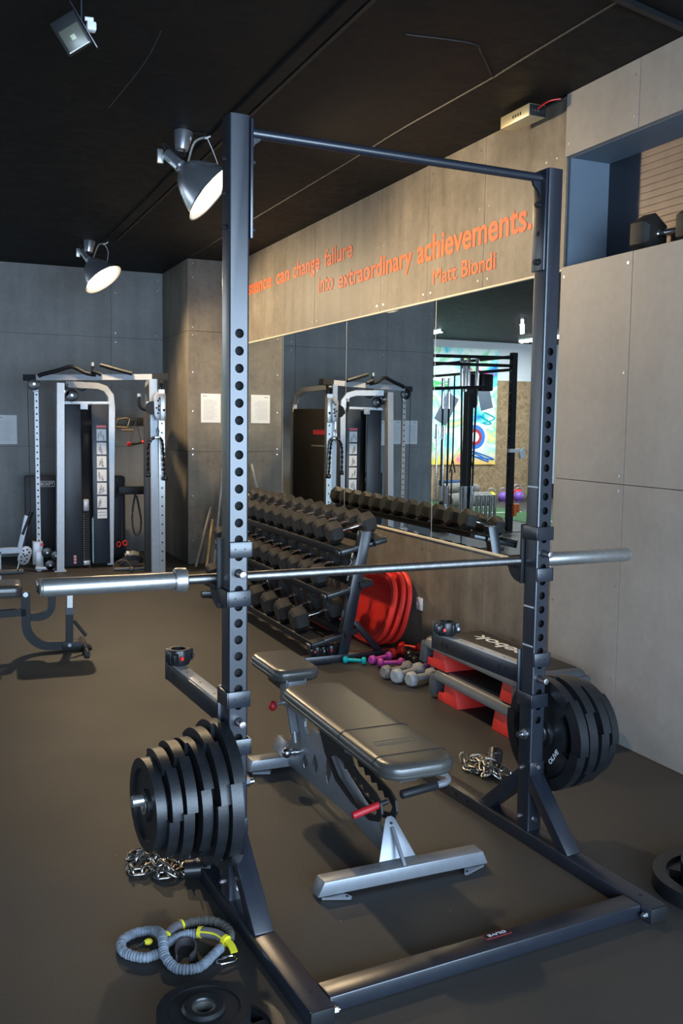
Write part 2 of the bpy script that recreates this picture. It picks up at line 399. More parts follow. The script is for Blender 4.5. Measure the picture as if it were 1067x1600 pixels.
# lit wall on the right with the niche
ys = [-2.87, -1.63, -.40, .84, YCOR]
R1 = []
NB, NT, NY0 = 2.301, 2.84, -2.0           # niche bottom, top, near end
for i in range(len(ys)-1):
    a, c = ys[i], ys[i+1]
    R1.append((a, c, 0, 1.232))
    R1 += [(a, c, 1.232, NB), (a, c, NT, HC)]
scr = [(y+d, z) for y in ys[1:-1] for d in (.03,) for z in (.3, .75, 1.2, 1.27, 1.75, 2.25, 2.9, 3.08)]+[(YCOR-.03, .6), (YCOR-.03, 2.25), (YCOR-.03, 2.9), (YCOR-.2, .1)]
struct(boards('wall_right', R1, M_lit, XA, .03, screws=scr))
b = B(); b.box((XA+.012, -2.87, 0), (XA+.03, YCOR-.002, NB-.002), M_seam); b.box((XA+.012, -2.87, NT+.002), (XA+.03, YCOR-.002, HC), M_seam)
struct(b.done('wall_right_backing', smooth=False))
b = B()   # niche reveals
b.box((XA+.03, NY0, NB-.02), (2.80, YCOR, NB), M_niche); struct(b.done('wall_niche_bottom', smooth=False)); b = B(); b.box((XA+.03, NY0, NT), (2.80, YCOR, NT+.02), M_niche); struct(b.done('wall_niche_top', smooth=False)); b = B()
b.box((XA+.03, YCOR-.012, NB), (2.43, YCOR+.01, NT), M_niche); struct(b.done('wall_niche_left', smooth=False)); b = B(); b.box((XA+.03, NY0-.02, NB), (2.8, NY0, NT), M_niche); struct(b.done('wall_niche_right', smooth=False)); b = B()
b.box((2.43, YCOR-.02, NB), (2.80, YCOR+.01, NT), M_nicheb)
struct(b.done('wall_niche', smooth=False))
b = B()
b.box((2.43, 1.13, NB), (2.46, YCOR-.02, NT), M_nicheb)  # shadow across the niche back, built as a separate dark piece
struct(b.done('wall_niche_shade', smooth=False))
b = B()
for k in range(16):
    z0 = NB+k*(NT-NB)/16
    b.box((2.43, NY0, z0+.0003), (2.455, 1.13, z0+(NT-NB)/16-.0003), M_slat, .0015)
struct(b.done('wall_niche_slats', smooth=False))
# mirrored wall: boards above and below, mirrors between
YC0 = 6.942                               # front face of the pillar
MT, MB = 2.29, .757
yy = [YCOR, 2.14, 2.81, 3.50, 4.75, 6.0, YC0]
R2 = [(yy[i], yy[i+1], MT, HC) for i in range(len(yy)-1)]
y3 = [YCOR, 2.05, 2.745, 4.0, 5.25, 6.5, YC0]
R2 += [(y3[i], y3[i+1], 0, MB) for i in range(len(y3)-1)]
scr = [(y+d, z) for y in yy[1:-1] for d in (-.05, .05) for z in (2.34, 2.75, 3.08)]+[(y+d, z) for y in y3[1:-1] for d in (-.05, .05) for z in (.08, .68)]+[(1.46, 2.86), (1.55, 2.86)]
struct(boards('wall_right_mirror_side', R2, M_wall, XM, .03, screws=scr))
b = B(); b.box((XM+.012, YCOR, 0), (XM+.05, YC0+1.2, HC), M_seam); struct(b.done('wall_right_mirror_backing', smooth=False))
mj = [YCOR+.002, 2.68, 4.08, 5.50, YC0]
ml = ['mirror panel nearest the pale wall, partly behind the right rack upright', 'second mirror panel, behind the near end of the dumbbell rack', 'third mirror panel, showing the cable machine, between two joints', 'farthest mirror panel, reflecting the pillar and its paper notice']
for i in range(4):
    t = thing('mirror_panel', ml[i], 'mirror', (XM, mj[i], MB+.006), group='mirror panels along the right wall')
    b = B(); b.box((-.001, .002, 0), (.008, mj[i+1]-mj[i]-.002, MT-MB-.012), M_mirror); b.done('mirror_glass', t, smooth=False)
    b = B(); b.box((-.0015, -.002, 0), (.006, .0018, MT-MB-.012), M_plate); b.done('mirror_edge', t, smooth=False)
strip('trim_5', (XM-.004, YCOR, MT-.003), (XM-.004, YC0, MT-.003), .016, .010, mat('mirror_trim', (.62, .55, .42), .5))
strip('trim_6', (XM-.004, YCOR, MB+.001), (XM-.004, YC0, MB+.001), .016, .010, MATS['mirror_trim'])
# pillar, far wall, side and back walls
PX = 1.659; YF = 8.071
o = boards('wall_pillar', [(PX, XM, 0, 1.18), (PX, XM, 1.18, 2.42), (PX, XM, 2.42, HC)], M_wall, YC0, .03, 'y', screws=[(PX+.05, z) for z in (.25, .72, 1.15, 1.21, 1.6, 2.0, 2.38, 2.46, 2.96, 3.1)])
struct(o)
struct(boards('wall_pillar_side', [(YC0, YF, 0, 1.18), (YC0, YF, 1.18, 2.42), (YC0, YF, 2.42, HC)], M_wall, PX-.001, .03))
FX = -.82
xs = [FX, -.15, 1.08, PX]
R3 = [(xs[i], xs[i+1], z0, z1) for i in range(3) for z0, z1 in ((0, 1.2), (1.2, 2.41), (2.41, HC))]
struct(boards('wall_back', R3, M_far, YF, .03, 'y', screws=[(x+.05, z) for x in xs[:-1] for z in (2.36, 2.46, 2.9, 3.08, 1.25)]+[(1.6, 2.95), (1.6, 3.07), (1.58, 2.45)]))
b = B(); b.box((FX, YF+.02, 0), (XM+.04, YF+.2, HC), M_far); struct(b.done('wall_back_core', smooth=False))
YG = 13.6
b = B(); b.box((-9.3, YG+.02, 0), (FX+.3, YG+.1, HC), M_wwall); struct(b.done('wall_hall_rear', smooth=False))
b = B(); b.box((-6.6, YG, 0), (-.6, YG+.02, 2.39), M_osb); struct(b.done('wall_hall_cladding', smooth=False))
b = B(); b.box((FX-.0, YF+.2, 0), (FX+.15, YG+.1, HC), M_far); struct(b.done('wall_hall_side', smooth=False))
# outer walls with window openings
def wall_with_opening(name, ax, pos, th, a0, a1, o0, o1, z0, z1, mtl):
    b = B()
    def bx(p0, p1, q0, q1):
        if ax == 'x': b.box((pos, p0, q0), (pos+th, p1, q1), mtl)
        else: b.box((p0, pos, q0), (p1, pos+th, q1), mtl)
    bx(a0, o0, 0, HC); bx(o1, a1, 0, HC); bx(o0, o1, 0, z0); bx(o0, o1, z1, HC)
    return struct(b.done(name, smooth=False))
wall_with_opening('wall_front', 'y', -5.3, .1, -9.3, 5.3, -3.2, 4.6, .1, 2.8, M_far)
b = B()
for (q0, q1, r0, r1, z0, z1) in ((-9.4, -9.3, -5.3, -2.0, 0, HC), (-9.4, -9.3, 4.0, 6.25, 0, HC), (-9.4, -9.3, 12.75, 13.7, 0, HC), (-9.4, -9.3, -2.0, 4.0, 0, .5), (-9.4, -9.3, -2.0, 4.0, 2.7, HC), (-9.4, -9.3, 6.25, 12.75, 0, .5), (-9.4, -9.3, 6.25, 12.75, 2.9, HC)):
    b.box((q0, r0, z0), (q1, r1, z1), M_bluew)
struct(b.done('wall_left', smooth=False))
b = B(); b.box((-9.3, 13.42, 0), (-6.6, 13.6, HC), M_bluew); struct(b.done('wall_hall_end', smooth=False))
b = B(); b.box((-9.28, 13.39, 0), (-6.6, 13.42, .3), M_black); struct(b.done('baseboard_hall', smooth=False))
def window(name, ax, pos, o0, o1, z0, z1, nm):
    t = bpy.data.objects.new(name, None); COL.objects.link(t); t['kind'] = 'structure'
    b = B(); n = nm
    for k in range(n+1):
        a = o0+(o1-o0)*k/n
        if ax == 'y': b.box((a-.03, pos+.02, z0), (a+.03, pos+.07, z1), M_black)
        else: b.box((pos+.02, a-.03, z0), (pos+.07, a+.03, z1), M_black)
    for z in (z0, z1-.06):
        if ax == 'y': b.box((o0, pos+.02, z), (o1, pos+.07, z+.06), M_black)
        else: b.box((pos+.02, o0, z), (pos+.07, o1, z+.06), M_black)
    b.done('window_frame', t, smooth=False)
window('window_1', 'y', -5.3, -3.2, 4.6, .1, 2.8, 5); window('window_2', 'x', -9.4, -2, 4, .5, 2.7, 4); window('window_3', 'x', -9.4, 6.25, 12.75, .5, 2.9, 4)
b = B(); b.box((2.8, -2.9, 0), (2.85, 7, HC), M_seam); b.box((2.16, -2.9, 0), (2.85, -2.87, HC), M_lit); b.box((5.2, -5.3, 0), (5.3, -2.8, HC), M_lit); b.box((2.8, -2.9, 0), (5.3, -2.8, HC), M_lit); struct(b.done('wall_right_outer', smooth=False))

# wall lettering (reads along -y on the mirrored wall)
XT = Matrix(((0, 0, -1, XM-.0022), (-1, 0, 0, 0), (0, 1, 0, 0), (0, 0, 0, 1)))
join_words('orange painted top line of the wall quote reading Persistence can change failure', [('Persistence', -7.05, -5.83, .140, .020, 2.762), ('can', -5.70, -5.35, .138, .018, 2.762), ('change', -5.26, -4.64, .138, .014, 2.760), ('failure', -4.54, -3.99, .138, .014, 2.756)], M_orange, XT)
join_words('orange painted middle line of the wall quote reading into extraordinary achievements', [('into', -4.66, -4.35, .140, .012, 2.562), ('extraordinary', -4.25, -3.02, .140, .014, 2.548), ('achievements.', -2.945, -1.66, .160, .016, 2.548)], M_orange, XT)
join_words('short orange painted name Matt Biondi under the wall quote, above the mirror', [('Matt', -2.73, -2.43, .100, .0, 2.386), ('Biondi', -2.375, -2.005, .100, .010, 2.386)], M_orange, XT)

# ================================================================== POWER RACK (rack frame: x along the bar, y away, z up)
ROT = .062
RK = Matrix.Rotation(ROT, 4, 'Z')
def rloc(x, y, z): v = RK @ Vector((x, y, z)); return (v.x, v.y, v.z)
RW, UW, UD, Z0, SP, RH, HB = 1.138, .0604, .0674, 1.755, .05, 2.367, .048
rack = thing('power_rack', 'tall dark blue-grey steel half rack with pull-up bar in the middle of the floor', 'rack', rot=(0, 0, ROT))
def holed_face(b, y, dy, mtl):
    """front or back wall of an upright with the column of round holes; y face plane, dy inward thickness"""
    k = b.mi(mtl); kh = b.mi(M_zinc)
    r = .0135; n = 24; cx = UW/2; e = .006
    zs = [Z0-i*SP for i in range(0, 30) if i <= 26]
    def quad(ps, kk=k):
        f = b.bm.faces.new([b.bm.verts.new(p) for p in ps]); f.material_index = kk
    quad([(e, y, zs[0]+SP/2), (UW-e, y, zs[0]+SP/2), (UW-e, y, RH), (e, y, RH)])
    quad([(e, y, HB), (UW-e, y, HB), (UW-e, y, zs[-1]-SP/2), (e, y, zs[-1]-SP/2)])
    for z in zs:
        W, H = UW/2-e, SP/2
        ci, ro, ch = [], [], []
        for j in range(n):
            a = 2*PI*j/n; c, s_ = math.cos(a), math.sin(a)
            t = min(W/abs(c) if abs(c) > 1e-6 else 9, H/abs(s_) if abs(s_) > 1e-6 else 9)
            ro.append((cx+c*t, y, z+s_*t)); ci.append((cx+c*r, y, z+s_*r)); ch.append((cx+c*r, y+dy, z+s_*r))
        for j in range(n):
            q = (j+1) % n
            quad([ro[j], ro[q], ci[q], ci[j]]); quad([ci[j], ci[q], ch[q], ch[j]], kh)
        for sx in (-1, 1):            # corners missed by radial fan
            for sz in (-1, 1):
                cr = (cx+sx*W, y, z+sz*H)
                near = sorted(range(n), key=lambda j: (ro[j][0]-cr[0])**2+(ro[j][2]-cr[2])**2)[:2]
                quad([cr, ro[near[0]], ro[near[1]]])
for ix, x0 in enumerate((0, RW)):
    b = B(); e = .006
    holed_face(b, 0, .004, M_rack); holed_face(b, UD, -.004, M_rack)
    # side walls with rounded corners
    def cor(cx, cy, a0): return [(cx+e*math.cos(a0+PI/2*i/4), cy+e*math.sin(a0+PI/2*i/4)) for i in range(5)]
    left = cor(e, UD-e, PI/2)+cor(e, e, PI); right = cor(UW-e, e, -PI/2)+cor(UW-e, UD-e, 0)
    k = b.mi(M_rack)
    for L in (left, right):
        for i in range(len(L)-1):
            f = b.bm.faces.new([b.bm.verts.new((*L[i], HB)), b.bm.verts.new((*L[i+1], HB)), b.bm.verts.new((*L[i+1], RH)), b.bm.verts.new((*L[i], RH))]); f.material_index = k
    b.box((.002, .002, RH-.004), (UW-.002, UD-.002, RH), M_black)
    b.box((.005, .026, HB), (UW-.005, .042, RH-.01), M_hole)  # added dark liner, puts the shade inside the tube behind the holes
    if ix: 
        for z in (1.285, 1.135, .86, .72): b.box((-.0008, .006, z), (.0004, UD-.006, z+.006), M_plate)
    o = b.done('upright', rack); o.location = (x0, 0, 0)
for x0 in (0, RW):
    b = B(); x1, x2 = x0-.008, x0+UW+.002
    b.box((x1, -.597, 0), (x2, .80, HB), M_rack, .004)
    b.box((x1+.001, -.602, .001), (x2-.001, -.590, HB-.001), M_black, .004); b.box((x1+.001, .79, .001), (x2-.001, .808, HB-.001), M_black, .004)
    b.cyl((x0+UW/2, -.52, HB-.001), (x0+UW/2, -.52, HB+.0008), .006, M_hole, 14)
    for yb_ in (.36, .44, .52):
        b.cyl((x1-.0008, yb_, .026), (x1+.002, yb_, .026), .010, M_hole, 16); b.cyl((x2-.002, yb_, .026), (x2+.0008, yb_, .026), .010, M_hole, 16)
    b.done('base_beam', rack)
    b = B()   # front brace: flat-faced sloping tube with a wrap plate above it
    b.prism([(0, .262), (-.214, HB), (-.155, HB), (0, .20)], x0, x0+UW, 'x', M_rack, .003)
    b.box((x0-.001, -.005, .256), (x0+UW+.001, .002, .302), M_rack, .002)
    b.cyl((x0+UW/2, -.013, .286), (x0+UW/2, -.004, .286), .009, M_pin, 6); b.cyl((x0+UW/2, -.016, .286), (x0+UW/2, -.013, .286), .006, M_pin, 12)
    b.done('front_brace', rack)
    b = B(); b.prism([(UD, .262), (.307, HB), (.235, HB), (UD, .19)], x0+.002, x0+UW-.002, 'x', M_rack, .003)
    b.done('rear_brace', rack)
    b = B()
    for (x, s_) in ((x0, -1), (x0+UW, 1)):
        for (y, z) in ((.044, .272), (.05, .088)):
            b.cyl((x, y, z), (x+s_*.007, y, z), .0085, M_pin, 6); b.cyl((x+s_*.007, y, z), (x+s_*.011, y, z), .005, M_pin, 12)
    b.cyl((x0+UW/2, -.008, .088), (x0+UW/2, 0, .088), .009, M_zinc, 6)
    b.done('frame_bolts', rack)
b = B(); b.box((UW+.004, -.563, .002), (RW-.010, -.490, HB-.001), M_rack, .005)
b.done('front_crossmember', rack)
for (x, s_) in ((RW-.010, -1), (UW+.004, 1)):
    b = B(); b.cyl((x, -.583, .024), (x+s_*.010, -.583, .024), .010, M_zinc, 6); b.cyl((x+s_*.01, -.583, .024), (x+s_*.017, -.583, .024), .006, M_zinc, 12); b.done('crossmember_nut', rack)
b = B(); b.box((.585, -.518, HB-.0012), (.672, -.494, HB+.0002), mat('red_label', (.30, .02, .03), .4)); b.box((.587, -.516, HB), (.670, -.496, HB+.0005), M_black)
lab = b.done('logo_sticker', rack, smooth=False, label='small dark sticker with red border reading OLIVE')
t = text_obj('sticker_print', 'OLIVE', M_white, .062, .010, .0004, .01, lab); t.location = (.66, -.500, HB+.0008); t.rotation_euler = (0, 0, PI)
# pull-up bar with side plates
b = B(); b.cyl((UW+.014, .033, 2.329), (RW-.010, .033, 2.337), .0145, M_rack, 24)
for x, s_ in ((UW+.014, 1), (RW-.012, -1)):
    b.prism([(x, 2.325), (x+s_*.035, 2.325), (x+s_*.028, 2.309), (x+s_*.012, 2.297), (x, 2.275)], .028, .038, 'y', M_rack)
b.done('pull_up_bar', rack)
for x, s_ in ((UW+.003, 1), (RW-.003, -1)):
    b = B(); b.box((min(x, x+s_*.009), .001, 2.027), (max(x, x+s_*.009), UD-.001, 2.362), M_rack, .002)
    for z in (2.248, 2.057): b.cyl((x+s_*.009, .034, z), (x+s_*.020, .034, z), .011, M_black, 12); b.cyl((x+s_*.02, .034, z), (x+s_*.025, .034, z), .007, M_black, 12)
    b.cyl((x+s_*.0088, .034, 2.152), (x+s_*.0096, .034, 2.152), .009, M_hole, 16)
    b.done('pull_up_bar_plate', rack)
b = B()
for z in (2.248, 2.152, 2.057): b.cyl((-.010, .034, z), (0, .034, z), .008, M_black, 6); b.cyl((RW+UW, .034, z), (RW+UW+.010, .034, z), .008, M_black, 6)
b.done('top_bolts', rack)
PZ = .400
for s_, x0 in ((-1, 0), (1, RW+UW)):
    b = B(); b.cyl((x0, .033, PZ), (x0+s_*.286, .033, PZ), .0165, M_steel, 24, bev=.002); b.cyl((x0, .033, PZ), (x0+s_*.006, .033, PZ), .034, M_zinc, 24)
    xi = x0-s_*UW
    b.cyl((xi, .033, PZ), (xi-s_*.004, .033, PZ), .019, M_zinc, 24); b.cyl((xi-s_*.004, .033, PZ), (xi-s_*.018, .033, PZ), .015, M_zinc, 6); b.cyl((xi-s_*.018, .033, PZ), (xi-s_*.032, .033, PZ), .0095, M_zinc, 16)
    b.done('plate_peg', rack, label='bright steel plate storage peg with inner nut')

# --- brackets: bands wrap the upright from one side; pins go through its holes
def band(b, x0, z0, z1, side, m=M_rack):
    """side=-1: closed on the left, open on the right; side=+1 mirrored"""
    e = .005
    if side < 0:
        b.box((x0-.009, -.009, z0), (x0+UW+.006, -.001, z1), m, .0025); b.box((x0-.009, -.009, z0), (x0-.001, UD+.012, z1), m, .0025)
    else:
        b.box((x0-.0, -.009, z0), (x0+UW+.010, -.001, z1), m, .0025); b.box((x0+UW+.002, -.009, z0), (x0+UW+.010, UD+.012, z1), m, .0025)
    for dx in (.018, .048): b.cyl((x0+dx-.002, -.0098, (z0+z1)/2+.002), (x0+dx-.002, -.0085, (z0+z1)/2+.002), .0022, M_hole, 8)
def pin(b, x0, z):
    cx = x0+UW/2
    b.cyl((cx, -.040, z), (cx, .09, z), .0112, M_pin, 20, bev=.002)
for i, x0 in enumerate((0, RW)):
    up, lo = ((1, -1), (-1, 1))[i]
    t = thing('j_hook', ['black J-hook bracket on the left upright, under the barbell', 'black J-hook bracket on the right upright, holding the barbell end'][i], 'rack hook', rloc(x0, 0, .956), (0, 0, ROT), 'barbell hooks on the rack')
    z = -.956
    b = B(); band(b, 0, 1.102+z, 1.150+z, up); b.done('clamp_band', t); b = B(); band(b, 0, .956+z, 1.004+z, lo); b.done('clamp_band', t)
    b = B(); b.box((-.011, UD+.003, .940+z), (UW+.011, UD+.014, 1.153+z), M_black, .003); b.done('back_plate', t)
    b = B()
    for dx in (-.006, UW-.004):
        b.prism([(UD+.012, .955+z), (UD+.012, 1.0+z)]+[(UD+.012+.075*math.sin(a), 1.0+z-.0-.055*(1-math.cos(a))*0-.0) for a in ()]+[(UD+.085, 1.012+z)]+[(UD+.012+.073*math.cos(a), 1.0+z-.058*math.sin(a)) for a in [PI*j/16 for j in range(1, 8)]], dx, dx+.010, 'x', M_black)
    b.box((-.006, UD+.012, .988+z), (UW+.006, UD+.088, 1.0005+z), M_black, .002); b.done('cradle', t)
    b = B(); b.box((-.001, UD+.016, 1.0+z), (UW+.001, UD+.078, 1.005+z), M_plate, .001); b.box((-.004, UD+.076, 1.0+z), (UW+.004, UD+.088, 1.030+z), M_black, .002); b.done('cradle_lip', t)
    b = B(); pin(b, 0, 1.055+z); b.done('locking_pin', t, label='bare steel round pin end')
    up, lo = ((-1, 1), (1, -1))[i]
    t = thing('spotter_arm', ['left safety spotter arm pointing away from the camera, beside the flat bench', 'right safety spotter arm reaching over the two grey steps'][i], 'spotter arm', rloc(x0, 0, .50), (0, 0, ROT), 'safety arms on the rack')
    z = -.50
    b = B(); band(b, 0, .650+z, .700+z, up); b.done('clamp_band', t); b = B(); band(b, 0, .502+z, .552+z, lo); b.done('clamp_band', t)
    b = B(); b.box((-.009, UD+.003, .50+z), (UW+.009, UD+.013, .702+z), M_rack, .003); b.done('back_plate', t)
    b = B(); b.box((.004, UD+.012, .572+z), (UW-.004, .66, .634+z), M_rack, .003)
    for yb_ in (.16, .20, .55, .585):
        b.cyl((.0032, yb_, .603+z), (.0045, yb_, .603+z), .010, M_hole, 14)
    b.done('arm_tube', t)
    b = B(); b.box((.010, .085, .633+z), (UW-.010, .64, .639+z), M_plate, .001)
    for yb_ in (.2, .34, .48): b.cyl((.026, yb_, .639+z), (.026, yb_, .6395+z), .004, M_hole, 10)
    b.done('wear_strip', t, label='pale plastic strip along the top')
    b = B(); b.box((.002, .646, .572+z), (UW-.002, .664, .684+z), M_rack, .003); b.done('end_stop', t)
    b = B(); pin(b, 0, .605+z); b.done('locking_pin', t, label='bare steel round pin end')

# ================================================================== BARBELL
BYAW = -.05
bar = thing('barbell', 'steel barbell with bare sleeves resting across the rack hooks', 'barbell', rloc(.557, .115, 1.0205), (0, 0, ROT+BYAW))
b = B(); b.cyl((-.66, 0, 0), (.66, 0, 0), .0152, M_shaft, 24)
for x in (-.12, .12): b.cyl((x-.004, 0, 0), (x+.004, 0, 0), .0138, M_shaft, 24)
b.done('shaft', bar)
for s_ in (-1, 1):
    b = B(); b.cyl((s_*.675, 0, 0), (s_*1.062, 0, 0), .0262, M_steel, 40, bev=.003)
    b.lathe([(.021, 0), (.0235, .002), (.0235, .004), (.0, .004)], align((s_*1.062, 0, 0), (s_, 0, 0)), M_steel, 32)
    b.done('sleeve', bar)
    b = B(); b.lathe([(.0150, -.004), (.034, -.004), (.0375, 0), (.0375, .028), (.035, .033), (.027, .034)], align((s_*.645, 0, 0), (s_, 0, 0)), M_steel, 40); b.done('collar', bar)
    b = B(); b.lathe([(.0, .0), (.013, 0), (.0135, .004), (.0165, .0045), (.021, .0045)], align((s_*1.059, 0, 0), (s_, 0, 0)), M_black, 24); b.done('end_cap', bar)

# ================================================================== WEIGHT PLATES
def plate_mesh(R, t, m, phase=0., hub=.026, grips=3, notch=True, web=.45):
    """grip plate lying flat about z: stepped rim, thin web with curved grip openings, raised hub"""
    N = 96
    if grips: rr = [hub, hub+.006, hub+.026, R*.46, R*.52, R*.56, R*.74, R*.79, R*.965, R]
    else: rr = [hub, hub+.006, hub+.022, R*.45, R*.5, R*.55, R*.78, R*.82, R*.965, R]
    h = t/2; cells = []
    for i in range(len(rr)-1):
        row = []
        for j in range(N):
            a = (j/N*3+phase) % 1.0
            rmid = (rr[i]+rr[i+1])/2
            if rmid < hub+.006: z = (h, -h)
            elif rmid < hub+.026: z = (h*.98, -h*.98)
            elif rmid < R*.77:
                z = (h*web, -h*web)
                if grips and R*.50 < rmid < R*.76 and .14 < a < .68: z = None
            elif rmid < R*.80: z = (h*.7, -h*.7)
            else:
                up = .08 < a < .55
                if not notch: z = (h, -h)
                else: z = (h, -h*.5) if up else (h*.5, -h)
            row.append(z)
        cells.append(row)
    bm = bmesh.new()
    def P(i, j, z): a = 2*PI*j/N; r = rr[i]; return bm.verts.new((r*math.cos(a), r*math.sin(a), z))
    ch = .0022
    for i in range(len(rr)-1):
        for j in range(N):
            c = cells[i][j]; nx = cells[i][(j+1) % N]
            if c:
                bm.faces.new([P(i, j, c[0]), P(i+1, j, c[0]), P(i+1, j+1, c[0]), P(i, j+1, c[0])])
                bm.faces.new([P(i, j+1, c[1]), P(i+1, j+1, c[1]), P(i+1, j, c[1]), P(i, j, c[1])])
            def wall(e0, e1, a, d):
                if a is None and d is None: return
                if a is None or d is None:
                    q = a or d; segs = [(q[0], q[1])]
                else: segs = [(a[0], d[0]), (a[1], d[1])]
                for z0, z1 in segs:
                    if abs(z0-z1) > 1e-6: bm.faces.new([P(*e0, z0), P(*e1, z0), P(*e1, z1), P(*e0, z1)])
            wall((i, j+1), (i+1, j+1), c, nx)
            if i+1 < len(rr)-1: wall((i+1, j), (i+1, j+1), c, cells[i+1][j])
            else: wall((i+1, j), (i+1, j+1), c, None)
            if i == 0: wall((0, j), (0, j+1), c, None)
    bmesh.ops.remove_doubles(bm, verts=bm.verts, dist=1e-5); bmesh.ops.recalc_face_normals(bm, faces=bm.faces)
    bb = B(); bb.bm.free(); bb.bm = bm
    return bb
def plate(label, R, t, X, phase=0., cat='weight plate', group=None, grips=3, notch=True, ring=True, web=.45):
    T = thing('weight_plate', label, cat, group=group); T.matrix_world = X
    b = plate_mesh(R, t, M_rub, phase, .0265, grips, notch, web); b.done('plate_body', T, M_rub)
    if ring:
        b = B(); b.lathe([(.0215, -t/2-.0005), (.0285, -t/2-.0005), (.0285, t/2+.0005), (.0215, t/2+.0005)], None, M_steel, 32, closed=True); b.done('hub_ring', T, label='bright steel ring in the hub')
    return T
LG = 'rubber plates stored on the left peg'
lp = [(-.238, .134, .030), (-.200, .157, .040), (-.157, .173, .042), (-.114, .176, .040), (-.071, .200, .042), (-.026, .219, .046)]
ll = ['smallest black rubber plate, outermost on the left storage peg', 'second black rubber plate from the outer end of the left storage peg', 'third black rubber plate from the outer end of the left storage peg', 'fourth black rubber plate in the left storage stack, with a stepped rim', 'large black rubber plate next to the biggest one on the left storage peg', 'biggest black rubber plate on the left peg, against the rack upright']
for i, (x, R, t) in enumerate(lp):
    X = RK @ Matrix.Translation((x, .033, PZ-.014)) @ Matrix.Rotation(PI/2, 4, 'Y') @ Matrix.Rotation(.03*(i % 3-1), 4, 'X')
    plate(ll[i], R, t, X, phase=(.62, .32, .38, .52, .40, .55)[i], group=LG, grips=0 if i == 0 else 3, notch=i > 0)
RG = 'rubber plates stored on the right peg'
rl = ['large black rubber plate with OLIVE lettering, innermost on the right storage peg', 'middle black rubber plate on the right storage peg', 'outer black rubber plate on the right storage peg with a dark slot in its rim', 'outermost black rubber plate on the right peg, nearest the pale wall']
rp = [(RW+UW+.036, .205, .046), (RW+UW+.088, .203, .048), (RW+UW+.140, .198, .046), (RW+UW+.190, .180, .042)]
for i, (x, R, t) in enumerate(rp):
    X = RK @ Matrix.Translation((x, .033, PZ-.009)) @ Matrix.Rotation(PI/2, 4, 'Y') @ Matrix.Rotation(.02*(1-i), 4, 'X')
    T = plate(rl[i], R, t, X, phase=(.25, .6, .4, .3)[i], group=RG)
    if i == 0:   # lettering on the face towards the rack
        c = text_obj('plate_lettering', 'OLIVE', M_white, .072, .017, .0008, .012, T)
        c.matrix_local = Matrix.Translation((.105, -.045, -t/2*.45-.0008)) @ Matrix.Rotation(PI, 4, 'X') @ Matrix.Rotation(2.5, 4, 'Z'); c['label'] = 'white and red maker lettering OLIVE'
# loose plates on the floor
X = Matrix.Translation((-.190, -.585, .026)); plate('large black rubber plate on the floor at the bottom edge, under a smaller one', .150, .050, X, .1, group='plates on the floor by the rack foot', notch=False, web=.7)
T = plate('smaller black plate with round hub on top of the large floor plate', .114, .034, Matrix.Translation((-.222, -.530, .068)), .3, group='plates on the floor by the rack foot', notch=False, grips=0, web=.8)
b = B(); b.lathe([(.028, .017), (.030, .022), (.036, .024), (.048, .024), (.054, .017)], None, M_rub, 40); b.done('raised_hub_ring', T)
X = Matrix.Translation((1.515, -.445, .026)); plate('black rubber plate lying on the floor at the right edge, lower one', .200, .050, X, .1, group='plates at the right edge', notch=False)
plate('smaller black rubber plate on top of the floor pile at the right edge', .155, .046, Matrix.Translation((1.535, -.485, .075)), .4, group='plates at the right edge', notch=False, grips=0)

# ================================================================== BENCH (room axes)
bench = thing('weight_bench', 'silver framed flat weight bench with black vinyl pads between the rack uprights', 'bench', (0, 0, 0))
def pad(name, parent, x0, x1, y0, y1, z0, z1, rad, X=None, seams=(), label=None):
    """upholstered pad: rounded rectangle with puffy edges, piping and cross seams"""
    b = B(); n = 8
    def rr(inset, z):
        out = []; r = max(.004, rad-inset)
        for cx, cy, a0 in ((x1-rad, y1-rad, 0), (x0+rad, y1-rad, PI/2), (x0+rad, y0+rad, PI), (x1-rad, y0+rad, 1.5*PI)):
            for i in range(n+1):
                a = a0+PI/2*i/n; out.append((cx+(r)*math.cos(a), cy+(r)*math.sin(a), z))
        return out
    h = z1-z0
    levels = [(.020, 0), (.006, .0), (.0, h*.16), (0, h*.34), (.004, h*.38), (0, h*.42), (0, h*.66), (.004, h*.82), (.014, h*.95), (.030, h), (.05, h*1.01)]
    rings = [[b.bm.verts.new(p) for p in rr(i, z0+z)] for i, z in levels]
    L = len(rings[0])
    for i in range(len(rings)-1):
        for j in range(L): b.bm.faces.new([rings[i][j], rings[i][(j+1) % L], rings[i+1][(j+1) % L], rings[i+1][j]])
    b.bm.faces.new(rings[0][::-1]); b.bm.faces.new(rings[-1])
    b.mi(M_vinyl)
    if X is not None: b.xform(X)
    o = b.done(name, parent, M_vinyl, label=label)
    b = B(); zz = z0+h*.38
    pts = rr(-.0012, zz)
    b.tube(pts, .0028, M_vinyl, 6, closed=True)
    for (yy_, inset) in seams:
        b.tube([(x0-.001, yy_, z0+h*.4), (x0, yy_, z0+h*.68), (x0+.006, yy_, z0+h*.88), (x0+.016, yy_, z0+h*.965), (x0+.03, yy_, z1+.0005), ((x0+x1)/2, yy_, z1+.001), (x1-.03, yy_, z1+.0005), (x1-.016, yy_, z0+h*.965), (x1-.006, yy_, z0+h*.88), (x1, yy_, z0+h*.68), (x1+.001, yy_, z0+h*.4)], .0022, M_hole, 6)
    if X is not None: b.xform(X)
    b.done('seam_piping', o, M_vinyl)
    return o
p1 = pad('back_pad', bench, .462, .728, -.135, .845, .398, .448, .075, seams=((-.035, 0), (.235, 0)))
b = B()   # embossed oval mark, no lettering legible
pts = [(.595+.085*math.cos(a)*1.0, .075+.020*math.sin(a), .4488) for a in [2*PI*i/40 for i in range(40)]]
